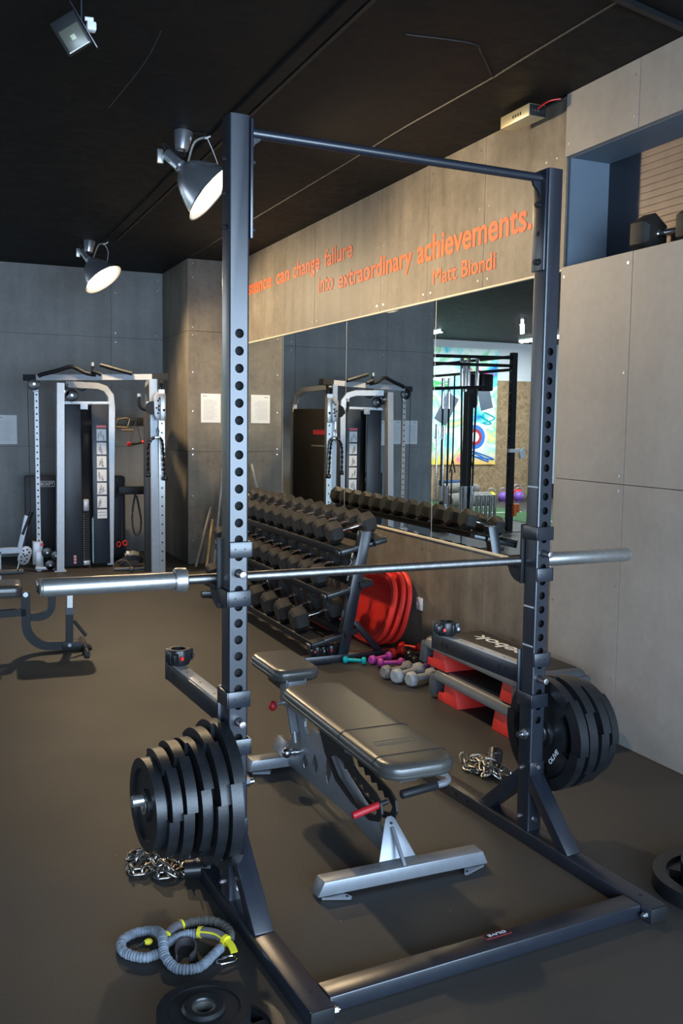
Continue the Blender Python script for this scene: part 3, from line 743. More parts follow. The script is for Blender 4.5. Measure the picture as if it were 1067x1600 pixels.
pts = [(.595+max(-.075, min(.075, .12*math.cos(a))), .075+.020*math.sin(a), .4488) for a in [2*PI*i/40 for i in range(40)]]
b.tube(pts, .0014, M_vinyl, 6, closed=True)
for i in range(9): b.box((.535+i*.0135, .066, .448), (.544+i*.0135, .084, .4497), M_vinyl, .0015)
b.done('embossed_mark', p1, M_vinyl)
pad('seat_pad', bench, -.105, .105, -.17, .17, 0, .052, .055, X=Mx((.612, 1.185, .408), (.03, 0, .06)), seams=((-.02, 0),)[:0])
b = B()   # laser cut spine plate in the y-z plane
sp = [(.08, .10), (.16, .132), (.62, .265), (.80, .30), (.86, .32), (.97, .345), (1.03, .335), (1.05, .10), (1.14, .02), (1.20, .02), (1.18, .055), (1.10, .13), (1.08, .33), (1.10, .36), (.95, .375), (.60, .34)]
spine = [(.10, .045), (.145, .13), (.40, .20), (.60, .245), (.66, .285), (.80, .305), (.82, .225), (.845, .215), (.865, .25), (.87, .325), (1.02, .345), (1.035, .20), (1.10, .115), (1.20, .055), (1.20, .02), (1.08, .02), (.60, .075), (.30, .05)]
spine = [(.06, .058), (.17, .115), (.40, .185), (.62, .262), (.80, .272), (.835, .225), (.86, .222), (.885, .25), (.885, .325), (1.03, .325), (1.03, .225), (1.04, .15), (1.16, .06), (1.20, .03), (1.12, .02), (.85, .035), (.40, .05), (.15, .03)]
b.prism(spine, .592, .604, 'x', M_bsil, .0015)
b.done('spine_plate', bench, label='flat silver spine plate with curved cut-outs')
for (cy, cz, L_) in ((.862, .106, .055), (.752, .131, .080), (.620, .160, .120)):
    b = B(); P_ = [(cy-.016*math.sin(PI*t)*2+.012, cz+L_*(t-.5)) for t in [i/10 for i in range(11)]]
    Q_ = [(cy+.012+.014*math.sin(PI*t), cz+L_*(t-.5)) for t in [i/10 for i in range(11)]]
    b.prism(P_+Q_[::-1][1:-1], .5915, .6045, 'x', mat('cutout_floor_tone', (.05, .045, .04), .7))
    b.tube([(.5912, y, z) for y, z in Q_], .0025, M_chrome, 6); b.done('spine_cutout', bench)
b = B()   # seat yoke and adjuster
b.box((.56, .99, .300), (.64, 1.012, .412), M_bsil, .002); b.box((.56, .80, .30), (.566, 1.01, .345), M_bsil, .002); b.box((.634, .80, .30), (.64, 1.01, .345), M_bsil, .002)
b.box((.555, 1.0, .30), (.562, 1.08, .415), M_bsil, .002); b.box((.638, 1.0, .30), (.645, 1.08, .415), M_bsil, .002)
b.box((.57, .98, .345), (.63, 1.28, .366), M_black, .003); b.box((.53, 1.05, .392), (.69, 1.32, .412), M_black, .003)
b.box((.575, 1.1, .36), (.625, 1.15, .40), M_black)
b.tube([(.575, 1.02, .325), (.575, .955, .20)], 0, M_bsil, sq=(.03, .02)); b.cyl((.575, .955, .21), (.575, .94, .165), .010, M_bsil, 14)
b.done('seat_bracket', bench)
b = B(); b.cyl((.55, .965, .118), (.62, .955, .118), .012, M_zinc, 20); b.sphere((.545, .965, .118), .022, M_zinc); b.cyl((.57, .965, .118), (.578, .965, .118), .020, M_zinc, 20); b.done('pivot_bolt', bench)
b = B(); b.sphere((.505, 1.03, .305), .018, M_redgrip, (1, 1, 1.2)); b.cyl((.515, 1.03, .31), (.56, 1.03, .315), .005, M_zinc, 10); b.done('adjust_knob', bench, label='small dark red ball knob')
b = B()   # black toothed sector under the back pad
outer = [(.665, .395), (.70, .40), (.70, .36), (.655, .300), (.60, .232), (.50, .165), (.35, .135), (.20, .13), (.125, .155), (.105, .19), (.115, .225), (.16, .245), (.30, .262), (.34, .275), (.42, .36), (.42, .40)]
inner = [(.56, .235), (.48, .185), (.35, .153), (.22, .148), (.15, .168), (.135, .195), (.17, .215), (.195, .205), (.21, .225), (.245, .212), (.26, .235), (.30, .220), (.315, .242), (.355, .228), (.37, .252), (.41, .240), (.43, .262), (.50, .262)]
def ringprism(b, O, I, h0, h1, m):
    k = b.mi(m); bm2 = bmesh.new()
    vs = []
    for h in (h0, h1):
        vo = [bm2.verts.new((h, *p)) for p in O]; vi = [bm2.verts.new((h, *p)) for p in I]; vs.append((vo, vi))
        es = []
        for L in (vo, vi):
            for i in range(len(L)): es.append(bm2.edges.new((L[i-1], L[i])))
        bmesh.ops.triangle_fill(bm2, edges=es, use_beauty=True)
    for q in (0, 1):
        A, C = vs[0][q], vs[1][q]
        for i in range(len(A)): bm2.faces.new([A[i-1], A[i], C[i], C[i-1]])
    b.add(bm2, m)
for x in (.566, .622): ringprism(b, outer, inner, x, x+.008, M_black)
b.done('angle_sector', bench, M_black, smooth=False)
b = B(); b.box((.568, -.05, .362), (.628, .80, .398), M_black, .004)
b.prism([(-.06, .398), (.42, .398), (.42, .30), (.12, .335), (-.02, .345), (-.055, .37)], .565, .631, 'x', M_bsil, .004)
b.cyl((.59, .0, .372), (.606, .0, .372), .012, M_hole)
b.done('pad_rail', bench)
b = B(); b.cyl((.47, .13, .190), (.575, .13, .215), .0125, M_redgrip, 20, bev=.003); b.cyl((.575, .13, .215), (.60, .13, .22), .009, M_black, 12); b.done('release_handle', bench, label='dark red tube grip')
b = B(); b.tube(smoothpath([(.60, .20, .350), (.70, .12, .335), (.77, .07, .318), (.785, .045, .306), (.765, .028, .300), (.74, .024, .299), (.71, .022, .297)], 5), .0115, M_bsil, 14); hb_ = b.done('transport_handle', bench)
b = B(); b.cyl((.73, .023, .299), (.592, .012, .290), .0150, M_black, 20, bev=.002); b.cyl((.592, .012, .290), (.590, .012, .29), .011, M_hole, 16); b.done('handle_grip', hb_, label='black foam sleeve')
b = B()   # front foot: bevel-ended square bar plus triangular gusset
b.prism([(.285, .012), (.912, .012), (.892, .058), (.308, .058)], -.022, .040, 'y', M_bsil, .003)
b.done('front_foot', bench)
b = B()
for x0, s_ in ((.300, 1), (.897, -1)): b.prism([(x0, -.020), (x0+s_*.085, -.052), (x0+s_*.092, -.046), (x0+s_*.05, .03), (x0, .04)], .002, .010, 'z', M_bsil); 
for x0 in (.378, .818): b.cyl((x0, -.040, .0095), (x0, -.040, .0108), .005, M_hole, 10)
b.box((.31, -.02, .0), (.35, .04, .012), M_hole); b.box((.85, -.02, .0), (.89, .04, .012), M_hole)
b.done('foot_plates', bench)
b = B(); X = Mx((.598, .045, .055), (-.50, 0, 0)); b.prism([(-.068, 0), (.068, 0), (.018, .128), (.008, .138), (-.008, .138), (-.018, .128)], -.004, .004, 'y', M_bsil, .001, X)
b.prism([(-.015, .057), (.075, .145), (.085, .150), (.082, .13), (.0, .057)], .592, .604, 'x', M_bsil, .002)
b.cyl((.598, .105, .155), (.598, .09, .160), .004, M_hole, 10)
b.done('foot_gusset', bench)
b = B(); b.prism([(.415, .014), (.80, .014), (.785, .060), (.43, .060)], 1.07, 1.14, 'y', M_bsil, .003)
b.prism([(.56, .06), (.64, .06), (.61, .115), (.59, .115)], 1.07, 1.20, 'y', M_bsil, .003); b.done('rear_foot', bench)
b = B(); b.prism([(.43, 1.07), (.50, 1.045), (.51, 1.06), (.49, 1.10), (.43, 1.12)], .002, .012, 'z', M_bsil); b.box((.44, 1.08, 0), (.47, 1.13, .014), M_hole); b.box((.74, 1.08, 0), (.77, 1.13, .014), M_hole); b.done('rear_foot_plates', bench)

# --- second bench at the left edge, seen from the side
b2 = thing('weight_bench', 'black framed adjustable bench cut off by the left picture edge', 'bench', (-.28, 3.60, 0), (0, 0, -.06))
pad('seat_pad', b2, -1.05, .0, -.13, .15, .385, .465, .05); pad('end_pad', b2, .085, .46, -.10, .16, .395, .462, .05)
def sqpath(b, pts, w_, h_, m): b.tube(pts, 0, m, sq=(w_, h_))
b = B()
fr = [(.02, .0, .40), (.02, 0, .30), (.02, 0, .20)]+[(.02+.15*(1-math.cos(a)), 0, .19-.15*math.sin(a)*1.0) for a in [PI/2*i/8 for i in range(1, 9)]]+[(.30, 0, .035)]
k = [(Vector(p)) for p in fr]
def ribbon(b, pts, wy, th, m):
    """bar of rectangular section in the x-z plane"""
    P_ = [Vector(p) for p in pts]; L_, R_ = [], []
    for i, p in enumerate(P_):
        t = (P_[min(i+1, len(P_)-1)]-P_[max(i-1, 0)]).normalized(); n_ = Vector((-t.z, 0, t.x))
        L_.append(p+n_*th/2); R_.append(p-n_*th/2)
    k = b.mi(m); rings = [[b.bm.verts.new((q.x, y, q.z)) for q, y in ((L_[i], -wy/2), (L_[i], wy/2), (R_[i], wy/2), (R_[i], -wy/2))] for i in range(len(P_))]
    for i in range(len(P_)-1):
        for j in range(4): f = b.bm.faces.new([rings[i][j], rings[i][(j+1) % 4], rings[i+1][(j+1) % 4], rings[i+1][j]]); f.material_index = k
    for q in (rings[0], rings[-1][::-1]): f = b.bm.faces.new(q); f.material_index = k
ribbon(b, fr, .05, .055, M_black); b.done('frame_curve', b2)
b = B(); hk = [(.05, 0, .235), (.10, 0, .232)]+[(.10+.08*math.sin(a), 0, .312-.08*math.cos(a)) for a in [PI/2*i/6 for i in range(1, 7)]]+[(.185, 0, .40)]
ribbon(b, hk, .05, .045, M_black); b.done('seat_hook', b2)
b = B(); ribbon(b, [(-1.0, 0, .235), (.02, 0, .27)], .05, .045, M_black); b.cyl((-.92, 0, .02), (-.92, 0, .25), .02, M_black); b.box((-.99, -.2, 0), (-.90, .2, .05), M_black, .005); b.done('frame_beam', b2)
b = B(); b.tube([(.285, 0, .04), (.290, 0, .27)], 0, M_black, sq=(.05, .045)); b.tube([(.290, 0, .24), (.291, 0, .285)], 0, M_rack, sq=(.056, .052)); b.tube([(.291, 0, .27), (.293, 0, .40)], 0, M_steel, sq=(.038, .034)); b.done('support_post', b2)
b = B(); b.tube([(.315, -.01, .195), (.39, -.03, .095)], .011, M_black, 12); b.done('release_lever', b2)
b = B(); b.prism([(.24, .012), (.43, .006), (.42, .02), (.34, .062), (.24, .062)], -.03, .03, 'y', M_black, .003); b.tube([(.38, -.22, .02), (.38, .22, .02)], .018, M_black, 14); b.done('front_foot', b2)
b = B(); b.cyl((.02, -.032, .385), (.02, -.025, .385), .016, M_zinc, 20); b.cyl((.285, -.036, .04), (.285, -.025, .04), .011, M_zinc, 16); b.done('bolts', b2, label='bright zinc bolt heads')

# ================================================================== CHAINS WITH SLEEVE COLLARS
def link_mesh():
    b = B(); L_, W_ = .020, .0115
    pts = [(L_*.5*s_+W_*math.cos(a), W_*math.sin(a), 0) for s_, a0 in ((1, -PI/2), (-1, PI/2)) for a in [a0+PI*i/6 for i in range(7)]]
    b.tube(pts, .0042, M_chrome, 8, closed=True); return b
lb = link_mesh(); proto_link = bpy.data.meshes.new('chain_link'); bmesh.ops.recalc_face_normals(lb.bm, faces=lb.bm.faces); lb.bm.to_mesh(proto_link); lb.bm.free(); proto_link.materials.append(M_chain)
for p in proto_link.polygons: p.use_smooth = True
def chain(label, path, seed, collar_at, cdir, cr=.031, cl=.085, scale=1.3):
    rnd = random.Random(seed)
    t = thing('lifting_chain', label, 'chain')
    P_ = smoothpath(path, 12); d = 0; last = Vector(P_[0]); n = 0; step = .0275*scale
    for i in range(1, len(P_)):
        seg = (P_[i]-last).length
        if seg >= step:
            tdir = (P_[i]-last).normalized(); c = (P_[i]+last)/2
            o = bpy.data.objects.new('chain_link', proto_link); COL.objects.link(o); o.parent = t
            o.matrix_local = Matrix.Translation(c) @ tdir.to_track_quat('X', 'Z').to_matrix().to_4x4() @ Matrix.Rotation((PI/2 if n % 2 else .15)+rnd.uniform(-.35, .35), 4, 'X') @ Matrix.Scale(scale, 4)
            last = P_[i].copy(); n += 1
    X = align(collar_at, cdir)
    b = B(); b.lathe([(cr-.004, -cl/2), (cr, -cl/2), (cr, cl/2), (cr-.004, cl/2)], X, M_blkv, 32, closed=True)
    c = b.done('sleeve_collar', t, M_blkv, label='glossy black tube collar')
    b = B(); b.cyl(X @ Vector((0, cr, -.01)), X @ Vector((0, cr+.022, -.01)), .005, M_chrome, 12); b.cyl(X @ Vector((-.030, cr+.020, -.005)), X @ Vector((.028, cr+.022, -.014)), .0022, M_chrome, 8); b.done('clamp_screw', c)
    return t
chain('heap of chromed steel chain on a black tube collar below the left plates', [(x+.02, y-.035, z) for x, y, z in [(-.16, .50, .052), (-.19, .46, .035), (-.235, .44, .012), (-.24, .40, .014), (-.20, .39, .016), (-.16, .42, .016), (-.20, .47, .030), (-.23, .50, .016), (-.19, .53, .013), (-.15, .49, .034), (-.13, .43, .034), (-.17, .37, .013), (-.15, .33, .013), (-.11, .36, .014), (-.09, .41, .018), (-.13, .44, .046), (-.16, .40, .046), (-.14, .34, .036), (-.10, .32, .013), (-.07, .35, .013), (-.06, .40, .03)]], 3, (-.022, .268, .033), (.9, -.30, 0.05))
chain('heap of steel chain on a black tube collar beyond the right base beam', [(1.345, .86, .04), (1.33, .82, .014), (1.31, .77, .013), (1.33, .72, .014), (1.36, .76, .03), (1.36, .81, .035), (1.39, .84, .014), (1.40, .80, .04), (1.37, .74, .045), (1.34, .69, .015), (1.33, .65, .013), (1.36, .66, .03), (1.39, .70, .015), (1.40, .65, .013), (1.37, .62, .013), (1.35, .66, .05), (1.38, .72, .06), (1.42, .67, .03), (1.44, .62, .013)], 5, (1.425, .735, .048), (.45, .6, .45), .034, .085)

# ================================================================== RESISTANCE BAND and black strap on the floor
def scrunch(b, pts, R, m, per=.0085, n=14, amp=.16):
    P_ = smoothpath(pts, 20); L_ = [0]
    for i in range(1, len(P_)): L_.append(L_[-1]+(P_[i]-P_[i-1]).length)
    tot = L_[-1]; cnt = int(tot/per*6); out = []; rad = []; j = 0
    for i in range(cnt+1):
        s_ = tot*i/cnt
        while j < len(L_)-2 and L_[j+1] < s_: j += 1
        f = (s_-L_[j])/max(1e-6, L_[j+1]-L_[j]); out.append(P_[j].lerp(P_[j+1], f))
        ph = s_/per*2*PI; rad.append(R*(1-amp+amp*abs(math.sin(ph/2))**.6*1.3+.04*math.sin(s_*310)))
    b.tube(out, rad, m, n)
band_t = thing('resistance_band', 'grey scrunched resistance band with yellow cuffs coiled on the floor', 'resistance band')
b = B(); zc = .014
scrunch(b, [(x, y, zc) for x, y in [(-.232, -.139), (-.25, -.142), (-.285, -.146), (-.32, -.118), (-.336, -.081), (-.326, -.035), (-.292, -.012), (-.262, -.010)]]+[(-.238, -.022, .018), (-.226, -.07, .034), (-.230, -.125, .042), (-.236, -.175, .026), (-.221, -.221, .014), (-.195, -.243, .013), (-.158, -.247, .013), (-.119, -.218, .013), (-.078, -.180, .014)], .0135, M_band)
scrunch(b, [(-.222, -.108, .015), (-.205, -.094, .014), (-.188, -.084, .014), (-.15, -.072, .014), (-.118, -.085, .016)], .0130, M_band)
b.done('elastic_sleeve', band_t)
b = B(); scrunch(b, [(-.142, -.020, .014), (-.104, -.014, .014), (-.066, -.025, .014), (-.040, -.060, .014), (-.030, -.111, .015), (-.042, -.150, .016)], .0135, mat('dark_grey_sleeve', (.10, .095, .085), .8, 0, .3, 60)); b.done('dark_sleeve_end', band_t, label='darker brown-grey end of the sleeve')
def flatstrap(pts, w_, th, m, b):
    b.tube(smoothpath(pts, 6), 0, m, sq=(w_, th))
cuff1 = [(-.212, -.072, .017), (-.19, -.048, .019), (-.172, -.032, .019), (-.150, -.023, .017)]
cuff2 = [(-.116, -.088, .022), (-.09, -.112, .026), (-.072, -.132, .026), (-.056, -.165, .022)]
for c_ in (cuff1, cuff2):
    b = B(); b.tube(smoothpath(c_, 8), .0150, mat('cuff_grey', (.13, .12, .13), .75), 12)
    co = b.done('webbing_cuff', band_t)
    for e_, f_ in ((c_[-2:], .75), (c_[:2], .0)) if c_ is cuff1 else ((c_[:2], .0), (c_[-2:], .75)):
        A_ = Vector(e_[0]).lerp(Vector(e_[1]), f_); C_ = Vector(e_[0]).lerp(Vector(e_[1]), f_+.30)
        b = B(); b.tube([A_, C_], .0163, M_yel, 14); b.done('yellow_band', co, label='bright yellow edge band')
    b = B(); b.tube([Vector(p)+Vector((-.008, -.010, .008)) for p in smoothpath(c_, 8)], .0028, M_yel, 8); b.done('yellow_piping', co, label='bright yellow piping')
b = B(); flatstrap([(-.058, -.168, .026), (-.050, -.190, .022), (-.048, -.215, .014)], .020, .006, M_yel, b); b.done('yellow_tab', band_t, label='bright yellow webbing tab')
b = B(); b.sphere((-.262, -.083, .022), .010, M_yel, (1.3, 1, .9)); b.done('yellow_toggle', band_t, label='bright yellow toggle')
def carabiner(c, ang, L_, W_):
    b = B(); pts = []
    for s_, a0 in ((1, -PI/2), (-1, PI/2)):
        for i in range(9):
            a = a0+PI*i/8; pts.append((s_*(L_/2-W_/2)+W_/2*math.cos(a), W_/2*math.sin(a)*(1 if s_ > 0 else .75), 0))
    X = Mx(c, (0, .08, ang)); b.tube([X @ Vector(p) for p in pts], .0028, M_chrome, 8, closed=True)
    b.cyl(X @ Vector((-.01, W_/2, 0)), X @ Vector((.012, W_/2, 0)), .0040, M_chrome, 10); return b
carabiner((-.076, -.238, .010), .25, .062, .030).done('carabiner', band_t, label='chrome snap hook')
b = B(); b.cyl((-.302, -.104, .02), (-.262, -.080, .024), .003, M_chrome, 8); b.done('snap_hook', band_t)
b = B(); P_ = smoothpath([(-.205, -.185, .012), (-.196, -.140, .012), (-.175, -.108, .012), (-.15, -.11, .012), (-.14, -.14, .012), (-.15, -.175, .012), (-.17, -.198, .012)], 6)
k = b.mi(M_web)
for i in range(len(P_)-1):
    a, c = P_[i], P_[i+1]
    b.box((0, 0, 0), (0, 0, 0), M_web) if False else None
def upright_ribbon(b, pts, h, th, m):
    P_ = [Vector(p) for p in pts]; k = b.mi(m); rings = []
    for i, p in enumerate(P_):
        t = (P_[min(i+1, len(P_)-1)]-P_[max(i-1, 0)]).normalized(); n_ = Vector((-t.y, t.x, 0)).normalized()*th/2
        rings.append([b.bm.verts.new(q) for q in (p-n_, p+n_, p+n_+Vector((0, 0, h)), p-n_+Vector((0, 0, h)))])
    for i in range(len(P_)-1):
        for j in range(4): f = b.bm.faces.new([rings[i][j], rings[i][(j+1) % 4], rings[i+1][(j+1) % 4], rings[i+1][j]]); f.material_index = k
    for q in (rings[0], rings[-1][::-1]): b.bm.faces.new(q).material_index = k
upright_ribbon(b, [(p.x, p.y, .001) for p in P_], .024, .005, M_web)
tag(b.done('webbing_strap'), 'black webbing strap standing in a curl inside the grey resistance band', 'strap')

# ================================================================== PLASTIC BARBELL CLAMPS
def clamp(label, loc, rot, group='black plastic barbell clamps'):
    t = thing('barbell_clamp', label, 'barbell clamp', loc, rot, group)
    b = B(); b.lathe([(.0255, 0), (.036, 0), (.038, .004), (.038, .040), (.036, .044), (.0255, .044)], None, M_blkv, 32, closed=True)
    b.box((.026, -.019, .006), (.052, .019, .040), M_blkv, .004); b.box((-.048, -.012, .008), (-.030, .012, .038), M_blkv, .004)
    for a in (.9, 2.2, 3.9, 5.2): b.box((-.003+.038*math.cos(a), -.003+.038*math.sin(a), .008), (.003+.038*math.cos(a), .003+.038*math.sin(a), .036), M_blkv, .001)
    b.done('clamp_ring', t, M_blkv)
    b = B(); b.cyl((.04, -.018, .022), (.04, -.030, .022), .006, M_zinc, 12); b.box((-.046, -.016, .012), (-.024, -.030, .034), M_blkv, .004); b.done('clamp_lever', t)
    b = B(); b.cyl((-.020, -.0345, .022), (-.020, -.0415, .022), .006, M_red, 12); b.done('logo_button', t, label='small red button')
    t.scale = (1.05, 1.05, 1.25)
    return t
clamp('black plastic barbell clamp standing on the end of the left spotter arm', rloc(.034, .603, .6395), (0, 0, .5))
clamp('black plastic barbell clamp standing on the end of the right spotter arm', rloc(RW+.034, .603, .6395), (0, 0, -.2))
clamp('left of two black barbell clamps on the foot of the dumbbell rack', (1.392, 2.715, .052), (0, 0, -.1))
clamp('right one of two black barbell clamps on the dumbbell rack foot', (1.490, 2.722, .052), (0, 0, .2))

# ================================================================== DUMBBELL RACK
dr = thing('dumbbell_rack', 'three tier dark blue-grey dumbbell rack leaning along the mirror', 'rack')
YR0, YR1 = 2.70, 5.10
for yi, y in enumerate((YR0, YR1)):
    b = B(); b.prism([(1.520, .045), (1.590, .045), (1.745, .825), (1.672, .825)], y-.032, y+.032, 'y', M_rack, .003)
    o = b.done('end_upright', dr)
    if yi == 0:
        t = text_obj('logo_lettering', 'BOXPT', M_white, .22, .040, .0006, .02, o)
        t.matrix_local = align((1.533+.0005, y+.016, .33), (-1, 0, .199)) @ Matrix.Rotation(0, 4, 'Z')
        d = Vector((.199, 0, .98)).normalized(); n_ = Vector((-d.z, 0, d.x)); s_ = n_.cross(d)
        yax = d.cross(n_)
        X = Matrix(((d.x, 0, n_.x, 1.612), (d.y, 1, n_.y, y-.02), (d.z, 0, n_.z, .50), (0, 0, 0, 1)))
        X = Matrix(((d.x, yax.x*-1, n_.x, 1.6115), (d.y, yax.y*-1, n_.y, y+.02), (d.z, yax.z*-1, n_.z, .505), (0, 0, 0, 1)))
        t.matrix_local = X; t['label'] = 'white lettering BOXPT running up the upright'
    b = B(); b.box((1.30, y-.032, 0), (2.05, y+.032, .05), M_rack, .004); b.done('foot_beam', dr)
    b = B(); b.prism([(1.62, .25), (1.66, .25), (1.84, .05), (1.79, .05)], y-.02, y+.02, 'y', M_rack, .003); b.done('rear_brace', dr)
TIERS = [(1.470, .700, 1.79, .760), (1.44, .435, 1.71, .49), (1.36, .135, 1.60, .195)]   # front x,z / back x,z of the shelf plane (rail tops)
TI = [(1.565, .758, 1.795, .812), (1.475, .487, 1.70, .540), (1.375, .185, 1.60, .238)]
for (xa, za, xb, zb) in TI:
    for (x, z) in ((xa, za), (xb, zb)):
        b = B(); X = Mx((x, (YR0+YR1)/2, z-.03), (0, -.22, 0))
        b.box((-.045, -(YR1-YR0)/2-.05, -.012), (.045, (YR1-YR0)/2+.05, -.004), M_black, .002); b.box((-.047, -(YR1-YR0)/2-.05, -.045), (-.041, (YR1-YR0)/2+.05, .006), M_black, .002)
        b.xform(X); b.done('shelf_rail', dr)
    for y in (YR0, YR1):
        b = B(); X = Mx(((xa+xb)/2, y, (za+zb)/2-.045), (0, -.22, 0)); b.box((-.17, -.03, -.03), (.17, .03, .0), M_rack, .003); b.xform(X); b.done('tier_bracket', dr)

# hex dumbbells
def hex_dumbbell(label, L_, D_, hl, loc, rot, group):
    t = thing('hex_dumbbell', label, 'dumbbell', loc, rot, group)
    for s_ in (-1, 1):
        b = B(); R = D_/2/math.cos(PI/6)
        X = Matrix.Translation((s_*(L_/2-hl/2), 0, 0)) @ Matrix.Rotation(PI/2, 4, 'Y')
        c = .13*D_
        def hx(r): return [(r*math.cos(PI/6*0+PI/3*i), r*math.sin(PI/3*i)) for i in range(6)]
        rings = []
        for r, z in ((R*.72, -hl/2), (R*.97, -hl/2+c*.75), (R, -hl/2+c), (R, hl/2-c), (R*.97, hl/2-c*.75), (R*.72, hl/2)):
            rings.append([b.bm.verts.new(X @ Vector((a, d, z))) for a, d in [(r*math.sin(PI/3*i+PI/6), r*math.cos(PI/3*i+PI/6)) for i in range(6)]])
        for i in range(5):
            for j in range(6): b.bm.faces.new([rings[i][j], rings[i][(j+1) % 6], rings[i+1][(j+1) % 6], rings[i+1][j]])
        b.bm.faces.new(rings[0]); b.bm.faces.new(rings[-1]); b.done('rubber_head', t, M_hex)
    g = L_/2-hl
    b = B(); pr = [(.0175, -g), (.0175, -g+.008), (.0135, -g+.012), (.0145, -g*.5), (.0165, 0), (.0145, g*.5), (.0135, g-.012), (.0175, g-.008), (.0175, g)]
    b.lathe(pr, Matrix.Rotation(PI/2, 4, 'Y'), M_chrome, 20); b.done('handle', t, label='chrome knurled handle')
    return t
TILT = -.232
tn = ['top', 'middle', 'bottom']
specs = [(12, .33, .128, .095, 2.86, .204), (12, .33, .128, .092, 2.89, .201), (8, .35, .145, .105, 2.96, .285)]
for ti, (n, L_, D_, hl, y0, dy) in enumerate(specs):
    xa, za, xb, zb = TI[ti]; proto = None
    for i in range(n):
        xc, zc_ = (xa+xb)/2, (za+zb)/2
        D = D_; off = D/2+.0-.030+.012
        loc = (xc-.25*0, y0+i*dy, zc_+D/2-.022)
        rot = (0, TILT, random.uniform(-.03, .03))
        lab = 'black rubber hex dumbbell, %s from the near end of the %s shelf' % (ORD[i], tn[ti]) if 0 < i < 11 else ('black rubber hex dumbbell at the near end of the %s shelf' % tn[ti] if i == 0 else 'black rubber hex dumbbell at the far end of the %s shelf' % tn[ti])
        g = 'hex dumbbells on the %s shelf' % tn[ti]
        if proto is None: proto = hex_dumbbell(lab, L_, D_, hl, loc, rot, g)
        else: copy_tree(proto, lab, loc, rot, g)
hex_dumbbell('large black hex dumbbell lying in the high wall niche at top right', .36, .170, .110, (2.325, .785, NB+.090), (0, 0, 1.75), 'dumbbell in the niche')

# red rounded lids leaning behind the dumbbell rack
def lid(label, yc, xbot, xtop, W_, H_, yaw):
    t = thing('balance_board', label, 'board', (xbot, yc, 0.0), (0, 0, yaw), 'red rounded boards behind the dumbbell rack')
    th = math.atan2(xtop-xbot, H_); b = B(); n = 14; rings = []
    def out(s_):
        P_ = []
        for i in range(56):
            a = 2*PI*i/56; c, q = math.cos(a), math.sin(a); e = .42 if q < 0 else .62
            P_.append((W_/2*s_*abs(c)**(.75)*math.copysign(1, c), H_/2+H_/2*s_*abs(q)**(.80)*math.copysign(1, q)))
        return P_
    for s_, d in ((.90, .012), (.95, .0), (.985, -.004), (1., .004), (.995, .016), (.955, .026), (.93, .018), (.88, .014), (.80, .012)):
        rings.append([b.bm.verts.new((-d, y, z)) for y, z in out(s_)])
    for i in range(len(rings)-1):
        for j in range(56): b.bm.faces.new([rings[i][j], rings[i][(j+1) % 56], rings[i+1][(j+1) % 56], rings[i+1][j]])
    b.bm.faces.new(rings[0]); b.bm.faces.new(rings[-1])
    X = Matrix.Rotation(th, 4, 'Y'); b.xform(X); b.done('board_shell', t, M_red)
    return t
lid('bright red rounded board leaning against the wall, front one behind the dumbbell rack', 3.13, 1.905, 2.055, .66, .52, .0)
lid('red rounded board, middle of the three leaning behind the dumbbell rack', 3.095, 1.950, 2.095, .66, .54, .0)
lid('red rounded board closest to the wall, partly in shadow', 3.075, 2.025, 2.135, .60, .53, .0)
b = B(); b.box((1.72, 3.3, .05), (1.98, 4.4, .10), M_red, .02); tag(b.done('foam_board', m=M_red), 'long red flat board lying on the feet of the dumbbell rack', 'board')
bpy.data.objects['foam_board'].location.z = -.0
for k in ('foam_board',): pass

# small vinyl dumbbells on the floor
def small_db(label, A, C, r, m, hr=None):
    A = Vector(A); C = Vector(C); L_ = (C-A).length; c = (A+C)/2; ang = math.atan2(C.y-A.y, C.x-A.x)
    t = thing('vinyl_dumbbell', label, 'dumbbell', (c.x, c.y, r), (0, 0, ang), 'small vinyl dumbbells on the floor')
    L2 = L_/2+.012
    for s_ in (-1, 1):
        b = B(); hw = r*.62; n = 8
        prof = [(0, -hw), (r*.70, -hw), (r*.95, -hw*.55), (r, -hw*.3), (r, hw*.3), (r*.95, hw*.55), (r*.62, hw), (hr or r*.45, hw*1.15)]
        if s_ < 0: pass
        X = Matrix.Translation((s_*(L2-hw), 0, 0)) @ Matrix.Rotation(-s_*PI/2, 4, 'Y')
        b.lathe(prof, X, m, 8 if r > .03 else 10); b.done('head', t, m)
    b = B(); b.cyl((-L2+r*.8, 0, 0), (L2-r*.8, 0, 0), (hr or r*.45), m, 16); b.done('handle', t, m)
    return t
small_db('teal vinyl dumbbell in front, beside the rack foot', (1.555, 2.640), (1.655, 2.570), .024, M_teal)
small_db('teal vinyl dumbbell behind the other teal one', (1.640, 2.745), (1.765, 2.715), .024, M_teal)
small_db('pink vinyl dumbbell, the farther of two', (1.700, 2.555), (1.850, 2.610), .029, M_pink)
small_db('pink vinyl dumbbell, the nearer of two, lying in front', (1.715, 2.475), (1.850, 2.435), .029, M_pink)
small_db('red vinyl dumbbell, left of two, next to the pink pair', (1.880, 2.640), (1.985, 2.690), .034, M_redv)
small_db('red vinyl dumbbell at the back against the wall', (2.030, 2.800), (2.120, 2.690), .034, M_redv)
small_db('glossy black vinyl dumbbell lying behind the grey ones', (1.935, 2.520), (2.100, 2.560), .040, M_blkv)
small_db('second glossy black vinyl dumbbell, in front of the first black one', (1.915, 2.410), (2.030, 2.400), .036, M_blkv)
small_db('worn brown-grey dumbbell with rough heads, behind the pale grey pair', (1.625, 2.220), (1.815, 2.275), .042, M_gry)
small_db('pale grey dumbbell with rounded heads, middle of three', (1.640, 2.110), (1.850, 2.200), .045, M_gry2)
